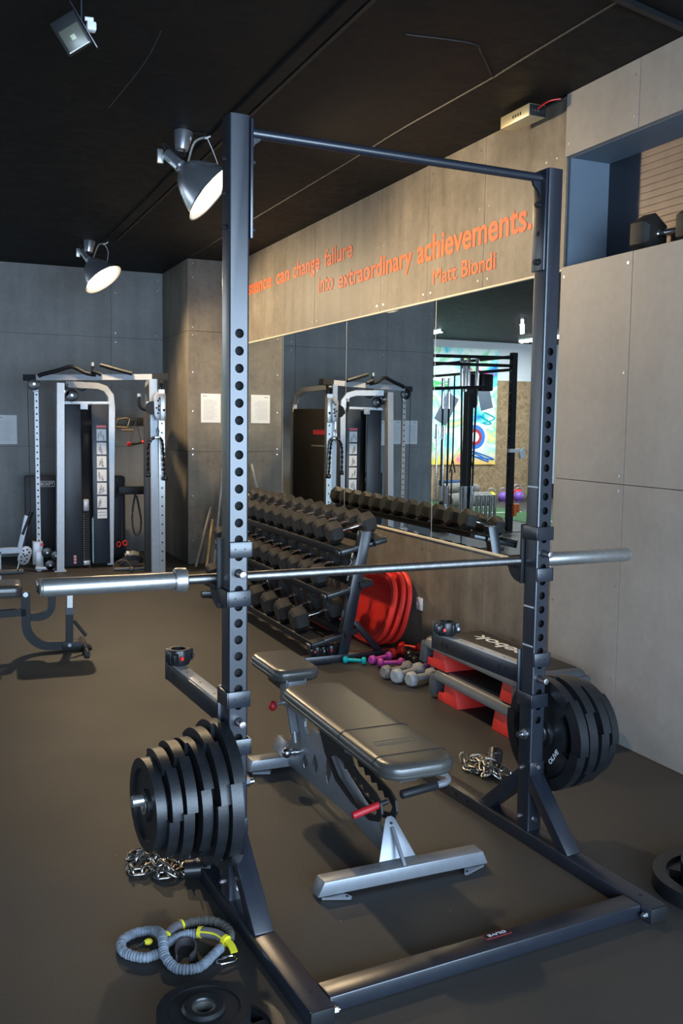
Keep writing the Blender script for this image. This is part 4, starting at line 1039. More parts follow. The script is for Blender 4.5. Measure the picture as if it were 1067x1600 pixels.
small_db('light grey dumbbell nearest the camera, touching the lower step', (1.685, 2.020), (1.860, 2.060), .045, M_gry2)
small_db('dark purple vinyl dumbbell behind the grey ones by the steps', (1.90, 2.245), (2.02, 2.20), .034, M_purp)

# ================================================================== AEROBIC STEPS
def step(label, y0, y1, z, group, risers, blue=False):
    t = thing('aerobic_step', label, 'step', (1.70, y0, z), (0, 0, 0), group)
    L_ = y1-y0; b = B(); W_ = .43; n = 6
    def ring(ix, zz):
        r = .05; out = []
        for cx, cy, a0 in ((W_-ix-r, L_-ix-r, 0), (ix+r, L_-ix-r, PI/2), (ix+r, ix+r, PI), (W_-ix-r, ix+r, 1.5*PI)):
            for i in range(n+1):
                a = a0+PI/2*i/n; out.append((cx+r*math.cos(a), cy+r*math.sin(a), zz))
        return out
    lv = [(.012, -.004), (.0, -.004), (.0, .002), (.010, .022), (.017, .036), (.026, .044), (.038, .049), (.050, .051)]
    rings = [[b.bm.verts.new(p) for p in ring(i, zz+.0)] for i, zz in lv]; m_ = len(rings[0])
    for i in range(len(rings)-1):
        for j in range(m_): b.bm.faces.new([rings[i][j], rings[i][(j+1) % m_], rings[i+1][(j+1) % m_], rings[i+1][j]])
    b.bm.faces.new(rings[-1]); b.bm.faces.new([b.bm.verts.new(p) for p in ring(.014, .012)])
    # the legs of the platform at each end
    for (ya, yb) in ((-.004, .060), (L_-.060, L_+.004)):
        b.prism([(-.006, -.100), (W_+.006, -.100), (W_-.008, .02), (.008, .02)], ya+.002, yb-.002, 'y', M_grey, .012)
    b.done('platform', t, M_grey)
    b = B(); b.box((.055, .055, .049), (W_-.055, L_-.055, .0535), M_steptop, .002); tp = b.done('rubber_top', t, M_steptop)
    tx = text_obj('top_lettering', 'Reebok', M_white if not blue else M_ink, .56, .085, .0008, .012, tp)
    tx.matrix_local = Matrix(((0, -1, 0, .315), (1, 0, 0, .26), (0, 0, 1, .0542), (0, 0, 0, 1)))
    for (ya, yb, fl) in risers:
        # red riser block with a notched outer end
        za = -z if z < .2 else -.106
        h = .117 if z < .2 else .108
        prof = [(0, 0), (0.215, 0), (.205, h*.40), (.150, h*.40), (.142, h), (.030, h)]
        if not fl: prof = [(.215-a, c) for a, c in prof]
        b = B(); b.prism([(ya+a, za+c) for a, c in prof], .018, W_-.018, 'x', M_red, .004); b.done('riser', t, M_red, label='bright red plastic riser block')
    return t
step('lower grey aerobic step with red risers standing on the floor by the wall', .80, 1.83, .117, 'stacked aerobic steps', [(.74, .96, True), (.20, .43, False)], True)
step('upper grey aerobic step with white Reebok lettering, stacked on the lower one', .97, 1.94, .274, 'stacked aerobic steps', [(.70, .92, True), (-.03, .22, False)])

# wall socket, lighting driver box
t = thing('wall_socket', 'white square power socket low on the wall beside the red boards', 'socket', (XM, 2.812, .307))
b = B(); b.box((-.010, -.042, -.042), (-.0005, .042, .042), M_white, .003); b.done('cover_plate', t)
b = B(); b.lathe([(.024, .0), (.022, .003), (.018, .003), (.018, -.004), (0, -.004)], align((-.0103, 0, 0), (-1, 0, 0)), mat('socket_grey', (.5, .5, .5), .5), 24); b.done('socket_insert', t)
t = thing('power_supply', 'small pale metal lighting driver box fixed high in the corner under the ceiling', 'electrical box', (2.06, 1.62, 3.085), (0, 0, 0))
b = B(); b.box((-.045, -.13, -.025), (.055, .13, .035), mat('driver_alu', (.62, .56, .36), .35, .6), .003)
for i in range(4): b.box((-.046, -.06+i*.022, -.004), (-.0445, -.05+i*.022, .012), M_black)
b.done('metal_case', t)
b = B(); b.box((-.043, -.137, -.024), (.053, -.129, .030), M_black, .002)
for i in range(5): b.cyl((-.03+i*.017, -.14, .0), (-.03+i*.017, -.136, .0), .005, M_zinc, 8)
b.done('terminal_block', t)
b = B(); b.tube(smoothpath([(0, -.14, .01), (.03, -.19, .035), (.08, -.22, .045)]), .004, M_redv, 8); b.tube(smoothpath([(.02, -.14, .0), (.05, -.18, .02), (.09, -.235, .04)]), .004, M_black, 8); b.done('supply_cable', t, label='red and black supply wires')

# papers on walls
def paper(label, loc, ax, W_, H_, lines=14, group='paper notices'):
    t = thing('paper_notice', label, 'paper', loc, (0, 0, 0), group)
    b = B(); 
    b.box((0, -.0035, -H_), (W_, -.0025, 0), M_paper); b.done('sheet', t, smooth=False)
    b = B(); rnd = random.Random(lines)
    for i in range(lines): b.box((W_*.12, -.0042, -H_*(.22+.70*i/lines)-.0025), (W_*rnd.uniform(.6, .88), -.0036, -H_*(.22+.70*i/lines)), M_ink)
    b.box((W_*.1, -.0042, -H_*.10), (W_*.3, -.0036, -H_*.07), M_ink)
    b.done('printed_lines', t, smooth=False); return t
paper('white A4 notice taped to the pillar beside the rack upright', (1.795, YC0, 1.784), 'y', .212, .300)
paper('glossy white sheet on the far wall at the left picture edge', (-.142, YF, 1.535), 'y', .212, .312, 10)
paper('middle white sheet of three on the far wall, seen in the mirror', (-.372, YF, 1.54), 'y', .215, .30, 12)
paper('leftmost white sheet of three on the far wall, seen in the mirror', (-.605, YF, 1.54), 'y', .212, .30, 16)

# ================================================================== LAMPS
def lamp(label, canopy, mouth, d, R, power, seed):
    d = Vector(d).normalized(); t = thing('clamp_lamp', label, 'lamp', canopy, (0, 0, 0), 'aluminium reflector lamps on the ceiling')
    mo = Vector(mouth)-Vector(canopy); n0 = mo-d*.34
    b = B(); b.lathe([(0, .0), (.053, .0), (.055, -.005), (.038, -.105), (.0, -.105)], Matrix.Translation((0, 0, 0)) @ Matrix.Rotation(.12, 4, 'Y'), M_shade, 28); b.done('ceiling_cup', t)
    b = B()
    X = align(n0, d)
    prof = [(.0, -.005), (.030, -.005), (.033, 0), (.035, .095), (.038, .10), (.036, .115), (.045, .125), (.085, .155), (.120, .205), (.150, .27), (.168, .325), (R, .338), (R+.004, .342)]
    b.lathe(prof, X, M_shade, 48); sh = b.done('reflector_shade', t)
    b = B(); b.lathe([(.0, .12), (.043, .127), (.083, .157), (.118, .207), (.148, .271), (.166, .3265), (R-.002, .3385)], X, M_shade_in, 48); b.done('shade_lining', sh, M_shade_in, label='white glowing inside of the shade')
    b = B(); b.sphere(X @ Vector((0, 0, .245)), .055, M_bulb, (1, 1, 1), 20); b.cyl(X @ Vector((0, 0, .12)), X @ Vector((0, 0, .20)), .022, M_white, 16); b.done('bulb', t, label='lit warm white bulb')
    b = B(); J = n0+d*.05; b.tube(smoothpath([(0, 0, -.10), (.0, 0, -.14), tuple(n0+Vector((-.02, 0, .06))), tuple(J)], 5), .006, M_black, 8)
    b.box(tuple(n0+Vector((-.055, -.012, -.06))), tuple(n0+Vector((-.02, .012, .02))), M_steel, .004); b.done('clamp_bracket', t)
    b = B(); top = Vector((.13, -.02, -.02)); b.tube(smoothpath([tuple(n0+d*.12+Vector((.03, 0, .02))), tuple((n0+top)/2+Vector((.045, 0, .02))), tuple(top)], 5), .0075, M_steel, 8)
    b.tube(smoothpath([tuple(top+Vector((-.01, 0, -.01))), tuple(top+Vector((.03, 0, .012))), tuple(top+Vector((.035, 0, .03)))], 4), .005, M_white, 6)
    b.tube(smoothpath([tuple(top), tuple(top+Vector((.035, -.0, -.07))), tuple(mo+Vector((.03, -.03, .16)))], 4), .0022, M_white, 6); b.tube([(0, 0, -.004), tuple(top+Vector((0, 0, .015)))], .002, M_black, 6)
    b.done('cable', t)
    l = bpy.data.lights.new('lamp_light', 'SPOT'); l.energy = power; l.color = (1, .74, .44); l.spot_size = math.radians(150); l.spot_blend = .55; l.shadow_soft_size = .05
    lo = bpy.data.objects.new('lamp_light', l); COL.objects.link(lo); lo.parent = t
    lo.matrix_local = align(n0+d*.31, -d)
    return t
lamp('big aluminium reflector lamp lit above the left upright', (.579, 2.82, HC), (.737, 2.80, 2.815), (.69, -.30, -.64), .190, 125, 1)
lamp('smaller looking lit aluminium reflector lamp far back near the grey wall', (.608, 6.45, HC), (.722, 6.40, 2.795), (.50, -.36, -.78), .190, 230, 2)
t = thing('floodlight', 'unlit black floodlight hanging from the ceiling at top left', 'lamp', (-.204, 1.35, HC))
X = Mx((-.035, -.0, -.142), (0, 0, 0))
u_ = Vector((.045, 0, -.069)).normalized(); v_ = Vector((.070, -.03, .050)).normalized(); n_ = u_.cross(v_).normalized()
if n_.y > 0: n_ = -n_
v_ = n_.cross(u_).normalized()
if v_.x < 0: v_ = -v_
XF = Matrix(((u_.x, v_.x, n_.x, -.030), (u_.y, v_.y, n_.y, 0), (u_.z, v_.z, n_.z, -.142), (0, 0, 0, 1)))
b = B(); b.box((-.085, -.055, -.035), (.048, .055, .0), M_black, .006); b.xform(XF); b.done('housing', t)
b = B(); b.box((-.040, -.043, .0), (.042, .043, .004), mat('dull_flood_glass', (.13, .13, .10), .3, .2), .001); b.box((-.010, -.010, .003), (.010, .010, .005), mat('led_chip', (.5, .52, .35), .4), .001)
b.box((-.043, -.046, -.002), (-.040, .046, .005), M_black); b.box((.042, -.046, .0), (.046, .046, .006), M_steel); b.xform(XF); b.done('reflector_glass', t)
b = B(); b.box((-.115, .057, -.02), (.075, .063, .004), M_rack, .001); b.xform(XF); b.tube([(0, 0, 0), (.0, 0, -.09)], 0, M_rack, sq=(.028, .006)); b.done('mounting_arm', t)
b = B(); b.box((.02, -.02, -.110), (.058, .02, -.074), M_white, .008); b.cyl((.012, -.015, -.070), (.045, -.015, -.068), .008, M_white, 12); b.done('junction_box', t, label='white junction box')

# ================================================================== CABLE MACHINE at the far wall
cm = thing('cable_machine', 'silver and navy dual cable pulley machine against the far grey wall', 'exercise machine')
def L3(a, c, t): return Vector(a).lerp(Vector(c), t)
b = B(); TA, TB = Vector((.055, 7.02, 1.895)), Vector((1.335, 6.57, 1.925))
b.tube([TA+(TB-TA)*.09, TB], 0, M_silver, sq=(.05, .055)); b.done('top_beam', cm)
b = B(); b.tube([TA, TA+(TB-TA)*.09], 0, M_black, sq=(.055, .06)); b.tube([TB-(TB-TA)*.09, TB+(TB-TA)*.02], 0, M_black, sq=(.07, .065)); b.done('beam_ends', cm)
b = B()   # arched frame of the left weight tower
b.tube([(.355, 6.90, 0), (.385, 6.92, 1.85)], 0, M_silver, sq=(.085, .07)); b.box((.30, 6.86, 0), (.41, 6.98, .012), M_silver)
b.done('tower_post', cm)
b = B(); b.tube([(.870, 7.06, .02), (.885, 7.06, .8), (.90, 7.06, 1.62), (.885, 7.055, 1.74), (.83, 7.045, 1.81), (.75, 7.02, 1.835), (.45, 6.93, 1.84)], 0, M_silver, sq=(.055, .06)); b.done('tower_arch', cm)
b = B(); b.prism([(.405, .02), (.60, .02), (.595, 1.645), (.415, 1.645)], 7.03, 7.05, 'y', M_navy, .01); b.prism([(.70, .04), (.865, .04), (.86, 1.655), (.69, 1.655)], 7.0, 7.03, 'y', M_navy, .01)
b.prism([(.55, .02), (.72, .02), (.72, 1.64), (.55, 1.64)], 7.16, 7.18, 'y', M_hole); b.done('front_shrouds', cm)
b = B(); b.tube([(.40, 7.0, 1.66), (.87, 7.03, 1.67)], 0, M_silver, sq=(.03, .025)); b.box((.585, 6.99, 1.60), (.655, 7.01, 1.67), M_silver); b.done('tower_crossbar', cm)
for i, (x, z) in enumerate(((.50, 1.735), (.60, 1.84), (.425, 1.77))):
    b = B(); b.cyl((x, 6.97, z), (x, 6.995, z), .062 if i < 2 else .058, M_blkv, 28, bev=.006); b.cyl((x, 6.962, z), (x, 6.97, z), .012, M_zinc, 12)
    b.done('pulley_wheel', cm)
b = B(); b.box((.735, 6.992, 1.415), (.835, 7.0, 1.445), mat('red_logo', (.6, .03, .06), .4)); 
for k in range(6): b.box((.74+.0155*k, 6.990, 1.425), (.751+.0155*k, 6.9925, 1.435), mat('pink_print', (.75, .35, .38), .5))
b.done('logo_label', cm, smooth=False, label='small red label on the shroud')
for k in range(7):
    z1 = 1.405-k*.135; h = .118 if k < 6 else .09
    b = B(); b.box((.738, 6.992, z1-h), (.833, 6.999, z1), M_paper)
    rnd = random.Random(k+40)
    for q in range(3 if k < 6 else 0):
        x = .756+rnd.uniform(0, .05); z = z1-.04-q*.02
        b.sphere((x, 6.991, z+.01), .008, M_ink, (1, .2, 1), 8); b.tube([(x, 6.991, z), (x+rnd.uniform(-.015, .015), 6.991, z-.035)], .004, M_ink, 6); b.tube([(x-.012, 6.991, z-.01), (x+.015, 6.991, z-.014)], .003, M_ink, 6)
    if k == 6:
        for q in range(2): b.box((.742, 6.991, z1-.03-q*.03), (.829, 6.9925, z1-.024-q*.03), M_ink)
    b.done('instruction_panel', cm, smooth=False, label='white exercise diagram panel')
b = B()
for k in range(22): b.box((.605, 7.05, .06+k*.023), (.665, 7.13, .079+k*.023), M_black)
for k in range(22): b.box((.607, 7.048, .066+k*.023), (.613, 7.05, .072+k*.023), mat('stack_numbers', (.65, .6, .3), .5))
b.done('weight_stack', cm, smooth=False)
b = B(); b.box((.605, 7.03, .575), (.665, 7.06, .70), M_silver, .015); b.box((.60, 7.02, .03), (.665, 7.05, .075), M_silver, .003); b.box((.690, 6.995, .05), (.696, 7.0, .52), M_silver)
for k in range(20): b.box((.682, 6.994, .07+k*.022), (.700, 6.998, .082+k*.022), mat('teal_scale', (.15, .4, .45), .5))
b.done('stack_head', cm)
b = B()
for k in range(3): b.box((.505, 7.024, .05+k*.03), (.530, 7.029, .073+k*.03), MATS['pink_print'])
b.done('warning_sticker', cm, smooth=False, label='small pink and white warning sticker')
def holed_column(b, x, y, z0, z1, w_, sp, m, hx=0, hy=-1):
    b.tube([(x, y, z0), (x, y, z1)], 0, m, sq=(w_, w_))
    z = z0+.12
    while z < z1-.06:
        b.cyl((x+hx*w_/2, y+hy*w_/2, z), (x+hx*(w_/2+.001), y+hy*(w_/2+.001), z), .0085, M_hole, 10); z += sp
b = B(); holed_column(b, .165, 6.98, .0, 1.80, .038, .062, M_silver); b.done('left_pulley_column', cm, smooth=False)
b = B(); b.cyl((.145, 6.955, 1.835), (.145, 6.985, 1.835), .062, M_blkv, 28, bev=.006); b.box((.13, 6.96, 1.76), (.185, 7.0, 1.80), M_silver, .004); b.cyl((.145, 6.948, 1.835), (.145, 6.955, 1.835), .012, M_zinc, 10)
b.done('left_top_pulley', cm)
b = B(); b.tube([(.085, 6.965, 1.80), (.095, 6.96, .20)], .003, M_hole, 6); b.tube([(.50, 6.98, 1.80), (.50, 6.98, 1.66)], .003, M_hole, 6); b.done('left_cable', cm)
def spoked(b, c, R, ny=-1, tilt=0, m=M_silver):
    """pulley guard plate pair: obround disc with two rings of holes"""
    X = Matrix.Translation(c) @ Matrix.Rotation(tilt, 4, 'Y')
    P_ = [X @ Vector((R*math.cos(a), 0, R*.9+R*math.sin(a))) for a in [PI*i/12 for i in range(13)]]+[X @ Vector((R*math.cos(a), 0, -R*.5+R*math.sin(a))) for a in [PI+PI*i/12 for i in range(13)]]
    b.prism([(p.x, p.z) for p in P_], c[1]-.012, c[1]+.012, 'y', m, .003)
    for cz in (R*.8, -R*.4):
        for i in range(5):
            a = 2*PI*i/5+.3; q = X @ Vector((R*.52*math.cos(a), 0, cz+R*.52*math.sin(a)))
            b.cyl((q.x, c[1]-.0135, q.z), (q.x, c[1]-.0120, q.z), R*.16, M_hole, 10)
b = B(); spoked(b, (.02, 6.88, .165), .055, tilt=.35); b.done('left_pulley_guard', cm)
b = B(); b.box((.105, 6.93, .07), (.20, 7.0, .30), M_silver, .006); b.box((.125, 6.90, .02), (.30, 6.98, .05), M_silver, .004); b.box((.13, 6.92, .03), (.20, 6.94, .2), M_silver, .003); b.cyl((.19, 6.92, .27), (.19, 6.95, .27), .015, M_redv, 12); b.done('left_carriage', cm)
for (x, z) in ((.32, .155), (.262, .065), (.235, .19)):
    b = B(); b.cyl((x, 6.90, z), (x, 6.925, z), .052, M_blkv, 28, bev=.006); b.cyl((x, 6.893, z), (x, 6.90, z), .010, M_zinc, 10); b.done('lower_pulley_wheel', cm)
# right tower seen edge on
b = B(); b.prism([(1.125, 6.60), (1.190, 6.59), (1.375, 7.34), (1.310, 7.36)], 0, 1.65, 'z', mat('brown_black_shroud', (.025, .021, .018), .5), .008); b.done('side_shroud', cm)
b = B(); XL = Matrix.Translation((1.193, 6.60, 0)) @ Matrix.Rotation(-math.atan2(.185, .75), 4, 'Z')
b.prism([(.14, 1.37), (.37, 1.37), (.37, 1.42), (.14, 1.42)], 0, .004, 'x', MATS['red_logo'], 0, XL); b.prism([(.12, 1.24), (.40, 1.24), (.40, 1.255), (.12, 1.255)], 0, .004, 'x', M_silver, 0, XL); b.done('side_logo', cm, smooth=False)
b = B(); b.tube([(1.225, 6.56, 0), (1.215, 6.56, 1.90)], 0, M_silver, sq=(.045, .07)); b.done('right_tower_post', cm)
b = B(); b.tube([(1.345, 7.40, 0), (1.345, 7.40, 1.70), (1.33, 7.33, 1.80), (1.30, 7.2, 1.86), (1.21, 6.62, 1.88)], 0, M_silver, sq=(.06, .05)); b.done('right_tower_arch', cm)
b = B(); holed_column(b, 1.285, 6.53, 0, 1.80, .058, .09, M_steel); b.done('right_pulley_column', cm, smooth=False)
b = B(); b.prism([(1.20, 1.72), (1.245, 1.78), (1.27, 1.70), (1.27, 1.52), (1.235, 1.49), (1.205, 1.55)], 6.46, 6.485, 'y', M_silver, .006)
for (x, z) in ((1.24, 1.69), (1.25, 1.64), (1.225, 1.62), (1.24, 1.57), (1.25, 1.60), (1.255, 1.71)): b.cyl((x, 6.458, z), (x, 6.460, z), .010, M_hole, 10)
b.box((1.262, 6.47, 1.50), (1.32, 6.56, 1.76), M_steel, .006); b.cyl((1.30, 6.46, 1.60), (1.30, 6.47, 1.60), .012, M_hole); b.cyl((1.185, 6.47, 1.62), (1.20, 6.55, 1.62), .065, M_black, 24)
b.done('right_pulley_carriage', cm)
b = B(); b.box((1.25, 6.50, 1.80), (1.27, 6.55, 1.90), M_black); b.box((1.29, 6.50, 1.80), (1.31, 6.55, 1.90), M_black); b.cyl((1.26, 6.52, 1.86), (1.30, 6.52, 1.86), .03, M_black); b.done('right_top_pulley', cm)
b = B(); b.tube(smoothpath([(1.07, 6.52, 1.73), (1.065, 6.52, 1.68), (1.08, 6.52, 1.63), (1.12, 6.52, 1.605), (1.19, 6.52, 1.60)], 5), .016, M_black, 12); b.cyl((1.07, 6.52, 1.725), (1.071, 6.52, 1.755), .017, M_silver, 14); b.done('adjust_handle', cm)
b = B(); b.box((.93, 7.20, 1.438), (1.30, 7.23, 1.528), M_black, .004); b.box((.915, 7.15, 1.42), (.935, 7.22, 1.57), M_black, .004)
for x in (1.12, 1.15, 1.175): b.cyl((x, 7.17, 1.50), (x, 7.20, 1.505), .006, M_zinc, 10)
b.done('accessory_rail', cm); b = B(); b.box((.99, 7.20, .725), (1.30, 7.23, .81), M_black, .004); b.box((.93, 7.15, .70), (.96, 7.22, .88), M_black, .004)
for x in (1.03, 1.08, 1.17): b.cyl((x, 7.17, .765), (x, 7.20, .77), .006, M_zinc, 10)
b.done('accessory_rail', cm)

# attachments hanging on it
t = thing('cable_attachment', 'black stirrup cable handle with red ends hanging on the upper rail', 'cable handle', (1.164, 7.16, 1.485))
b = B(); b.tube([(0, 0, 0), (-.06, 0, -.21)], 0, M_web, sq=(.028, .004)); b.tube([(0, 0, 0), (.055, 0, -.20)], 0, M_web, sq=(.028, .004)); b.done('strap', t)
b = B(); b.cyl((-.055, 0, -.235), (.06, 0, -.215), .015, M_black, 14); b.done('grip', t)
b = B(); b.sphere((-.068, 0, -.235), .028, M_red, (1, 1, .8)); b.sphere((.07, 0, -.212), .024, M_red, (.7, 1, .9)); b.done('red_ends', t, label='bright red end knobs')
t = thing('row_handle', 'bronze coloured metal V row handle hanging on the upper rail', 'cable handle', (1.02, 7.13, 1.485))
b = B(); b.tube([(-.075, -.0, -.06), (-.05, 0, .02), (.04, 0, .035), (.075, 0, .02), (.055, 0, -.05)], .009, mat('bronze', (.35, .26, .15), .35, .8), 10); b.tube([(-.085, 0, -.055), (.05, 0, -.065)], .011, MATS['bronze'], 10); b.tube([(-.02, -.06, -.09), (.10, -.06, -.09)], .011, MATS['bronze'], 10); b.done('handle_frame', t)
t = thing('triceps_rope', 'black twisted triceps rope hanging from the right pulley with a carabiner', 'rope', (1.235, 6.46, 1.45))
def twisted(b, pts, r, m):
    P_ = smoothpath(pts, 16)
    for ph in (0, PI):
        q = []
        for i, p in enumerate(P_):
            t_ = (P_[min(i+1, len(P_)-1)]-P_[max(i-1, 0)]).normalized(); u = t_.cross(Vector((0, 1, 0))).normalized(); v = t_.cross(u)
            a = i*.55+ph; q.append(p+(u*math.cos(a)+v*math.sin(a))*r*.55)
        b.tube(q, r*.62, m, 8)
b = B(); twisted(b, [(0, 0, -.115), (.04, 0, -.14), (.055, 0, -.25), (.062, 0, -.40), (.07, 0, -.50)], .012, M_rub); twisted(b, [(0, 0, -.115), (-.05, .01, -.13), (-.085, .02, -.2), (-.09, .02, -.34), (-.09, .02, -.47)], .012, M_rub); b.done('rope', t)
b = B(); b.cyl((.072, 0, -.49), (.072, 0, -.535), .026, M_blkv, 16, bev=.006); b.done('rope_stopper', t); b = B(); b.cyl((-.09, .02, -.46), (-.09, .02, -.50), .024, M_blkv, 16, bev=.006); b.done('rope_stopper', t)
b = B(); b.tube([(0, 0, -.02), (.015, 0, -.05), (.01, 0, -.09), (-.012, 0, -.09), (-.012, 0, -.05), (0, 0, -.02)], .004, M_chrome, 8); b.box((-.03, -.012, -.13), (.025, .012, -.10), M_chrome, .004); b.cyl((0, 0, .06), (0, 0, -.02), .004, M_chrome, 8); b.done('carabiner', t)
t = thing('ankle_strap', 'black looped webbing strap hanging from the lower rail', 'strap', (1.163, 7.165, .765))
b = B(); b.tube(smoothpath([(0, 0, 0), (-.035, 0, -.18), (-.04, 0, -.35), (-.01, 0, -.46), (.035, 0, -.44), (.05, 0, -.32), (.03, 0, -.18), (.005, 0, -.05)], 5), 0, M_web, sq=(.045, .012)); b.done('webbing_loop', t)
t = thing('cable_attachment', 'small red and black handle hanging low beside the mats', 'cable handle', (1.03, 7.25, .20))
b = B(); b.tube([(0, 0, .0), (.0, .0, .45)], .004, M_web, 6); b.done('cord', t)
b = B(); b.lathe([(.022, 0), (.03, 0)], None, M_red, 16) if False else None; b.tube([(-.035+.02*math.cos(a), 0, .0+.025*math.sin(a)) for a in [2*PI*i/14 for i in range(14)]], .006, M_red, 6, closed=True); b.tube([(.03+.02*math.cos(a), 0, .01+.025*math.sin(a)) for a in [2*PI*i/14 for i in range(14)]], .008, M_red, 6, closed=True); b.done('red_rings', t)
t = thing('stirrup_handle', 'single chrome stirrup handle lying upright on the floor in front of the machine', 'cable handle', (.93, 6.72, .0), (0, 0, -.15))
b = B(); b.tube([(-.085, 0, .018), (-.08, 0, .06), (-.045, 0, .10), (0, 0, .115), (.045, 0, .10), (.08, 0, .06), (.085, 0, .018)], .006, mat('bronze2', (.45, .38, .28), .3, .9), 8); b.done('stirrup_bow', t)
b = B(); b.cyl((-.075, 0, .019), (.075, 0, .019), .0185, M_grey, 16); b.done('grip', t)
t = thing('ankle_cuffs', 'tangle of tan and black cuffs and straps on the floor by the machine', 'straps', (1.06, 6.95, 0))
b = B(); b.tube(smoothpath([(-.1, 0, .05), (-.03, -.05, .11), (.06, -.02, .10), (.11, .03, .06), (.04, .06, .03), (-.06, .05, .03)], 5, True), 0, M_web, closed=True, sq=(.03, .05)); b.done('black_cuff', t)
b = B(); b.tube(smoothpath([(-.06, -.03, .13), (0, -.07, .155), (.07, -.04, .14)], 5), 0, mat('tan_leather', (.5, .38, .22), .6), sq=(.02, .04)); b.cyl((-.04, -.06, .14), (-.04, -.05, .17), .018, M_white, 12); b.done('tan_cuff', t)
b = B(); b.cyl((-.06, 0, 0), (.10, .03, .0), .016, M_grey, 14); b.sphere((-.065, 0, 0), .028, M_grey); b.cyl((.10, .03, 0), (.16, .1, .0), .014, M_black, 12)
o = b.done('rubber_grip'); o.location = (1.07, 6.62, .028); tag(o, 'dark rubber T grip lying on the floor beside the cuffs', 'grip')
for lab, pts, dz in (('black curved lat bar lying on the left of the machine top beam', [(.185, 0, -.030), (.22, 0, -.012), (.35, 0, .025), (.44, 0, .058), (.48, 0, .066), (.52, 0, .055), (.60, 0, .012), (.67, 0, -.004), (.70, 0, -.006)], 0), ('black straight lat bar with silver end lying on the right of the top beam', [(1.03, 0, .010), (.95, 0, .030), (.80, 0, .072), (.74, 0, .088)], 0)):
    b = B(); b.tube(smoothpath([(x, 6.93-(x-.2)*.35, 1.94+z) for x, _, z in pts], 3), .020, M_black, 12)
    o = b.done('lat_bar'); tag(o, lab, 'bar')
t = thing('rope_bar', 'short black bar with upright silver tip on the middle of the top beam', 'bar', (.70, 6.745, 1.915))
b = B(); b.tube([(-.03, 0, .10), (-.03, 0, .05), (.05, -.01, .02)], .018, M_black, 12); b.done('bar_grip', t); b = B(); b.cyl((-.03, 0, .10), (-.03, 0, .135), .016, M_steel, 14); b.done('silver_tip', t)
# mats standing against the far wall, leaning poles, left frame
t = thing('gym_mat', 'tall black folded gym mat with BOXPT lettering standing behind the machine', 'mat', (.10, 7.62, 0))
b = B(); b.box((0, 0, 0), (.36, .10, .905), mat('mat_vinyl', (.022, .022, .026), .5), .012); b.done('mat_body', t)
b = B(); b.box((.145, -.003, .79), (.30, -.0005, .85), M_white); b.box((.150, -.0045, .795), (.295, -.0028, .845), M_black); lb_ = b.done('logo_patch', t, smooth=False)
x_ = text_obj('patch_lettering', 'BOXPT', M_white, .135, .033, .0008, .02, lb_); x_.matrix_local = Matrix.Translation((.155, -.0055, .804)) @ Matrix.Rotation(PI/2, 4, 'X')
b = B(); b.box((-.12, -.05, 0), (.12, .05, .90), MATS['mat_vinyl'], .03); o = b.done('rolled_mat'); o.location = (1.01, 7.62, 0); tag(o, 'second black padded mat standing right of the weight tower', 'mat')
for i, (lab, a, c, m) in enumerate((('grey metal pole leaning on the pillar, leftmost of three', (1.662, 6.66, .012), (1.89, 6.90, .60), M_gry), ('pale wooden pole leaning between the two grey poles', (1.765, 6.62, .012), (1.905, 6.90, .47), M_wood), ('thin grey pole leaning closest to the mirror', (1.835, 6.60, .012), (2.02, 6.88, 1.05), M_gry2))):
    b = B(); b.cyl(a, c, .014, m, 12); tag(b.done('leaning_pole'), lab, 'pole', 'poles leaning on the pillar')
hex_dumbbell('black hex dumbbell hanging at the far end above the leaning poles', .30, .125, .09, (1.80, 5.42, .865), (0, TILT, 0), 'hex dumbbells on the top shelf') if False else None
t = thing('roller_frame', 'low silver steel frame with a black angled grip at the left edge', 'exercise machine', (-.30, 6.3, 0))
b = B(); b.tube([(-.4, 0, .30), (.225, 0, .31), (.30, 0, .62)], 0, M_silver, sq=(.045, .045)); b.tube([(.045, 0, 0), (.045, 0, .30)], 0, M_silver, sq=(.045, .045)); b.box((-.5, -.02, 0), (.07, .02, .03), M_silver, .003); b.done('steel_frame', t)
b = B(); b.tube([(.255, 0, .45), (.335, 0, .66)], .026, M_black, 14); b.done('foam_grip', t)
b = B(); b.cyl((-.42, -.1, .12), (.25, -.1, .125), .025, M_grey, 16); b.cyl((.02, -.1, .12), (.03, -.1, .12), .030, M_steel, 16); b.done('roller_tube', t)
b = B(); b.tube([(.21, -.1, .10), (.20, -.14, .16), (.215, -.14, .22)], .006, M_chrome, 8); b.done('snap_hook', t)

# ================================================================== TRAINING HALL (seen in the mirror)
b = B(); b.box((-4.27, 5.0, .0), (-3.26, 13.3, .008), M_turf); tag(b.done('turf_strip', smooth=False), 'long green artificial turf strip on the hall floor, seen in the mirror', 'turf')
for y, lab in ((9.4, 'near'), (10.9, 'middle'), (11.9, 'far')):
    b = B(); b.box((-4.2, y, .008), (-3.3, y+.05, .010), M_white); tag(b.done('floor_line', smooth=False), 'white %s marking line across the green turf in the mirror' % lab, 'floor marking')
t = thing('mural_panel', 'colourful spray painted panel on the hall wall, seen in the mirror', 'mural', (0, YG-.03, 0))
b = B(); b.box((-5.36, 0, .70), (-2.2, .028, 3.0), M_mural); b.done('painted_board', t, smooth=False)
b = B()
for R, m in ((.30, M_white), (.24, mat('mural_blue', (.03, .2, .65), .5)), (.165, mat('mural_red', (.45, .03, .05), .5)), (.10, M_white)):
    d = .002+(.3-R)*.02; b.lathe([(0, d), (R, d), (R, 0)], align((-4.86, -.001, 1.25), (0, -1, 0)), m, 40)
b.done('painted_rings', t, label='white, blue and red painted rings')
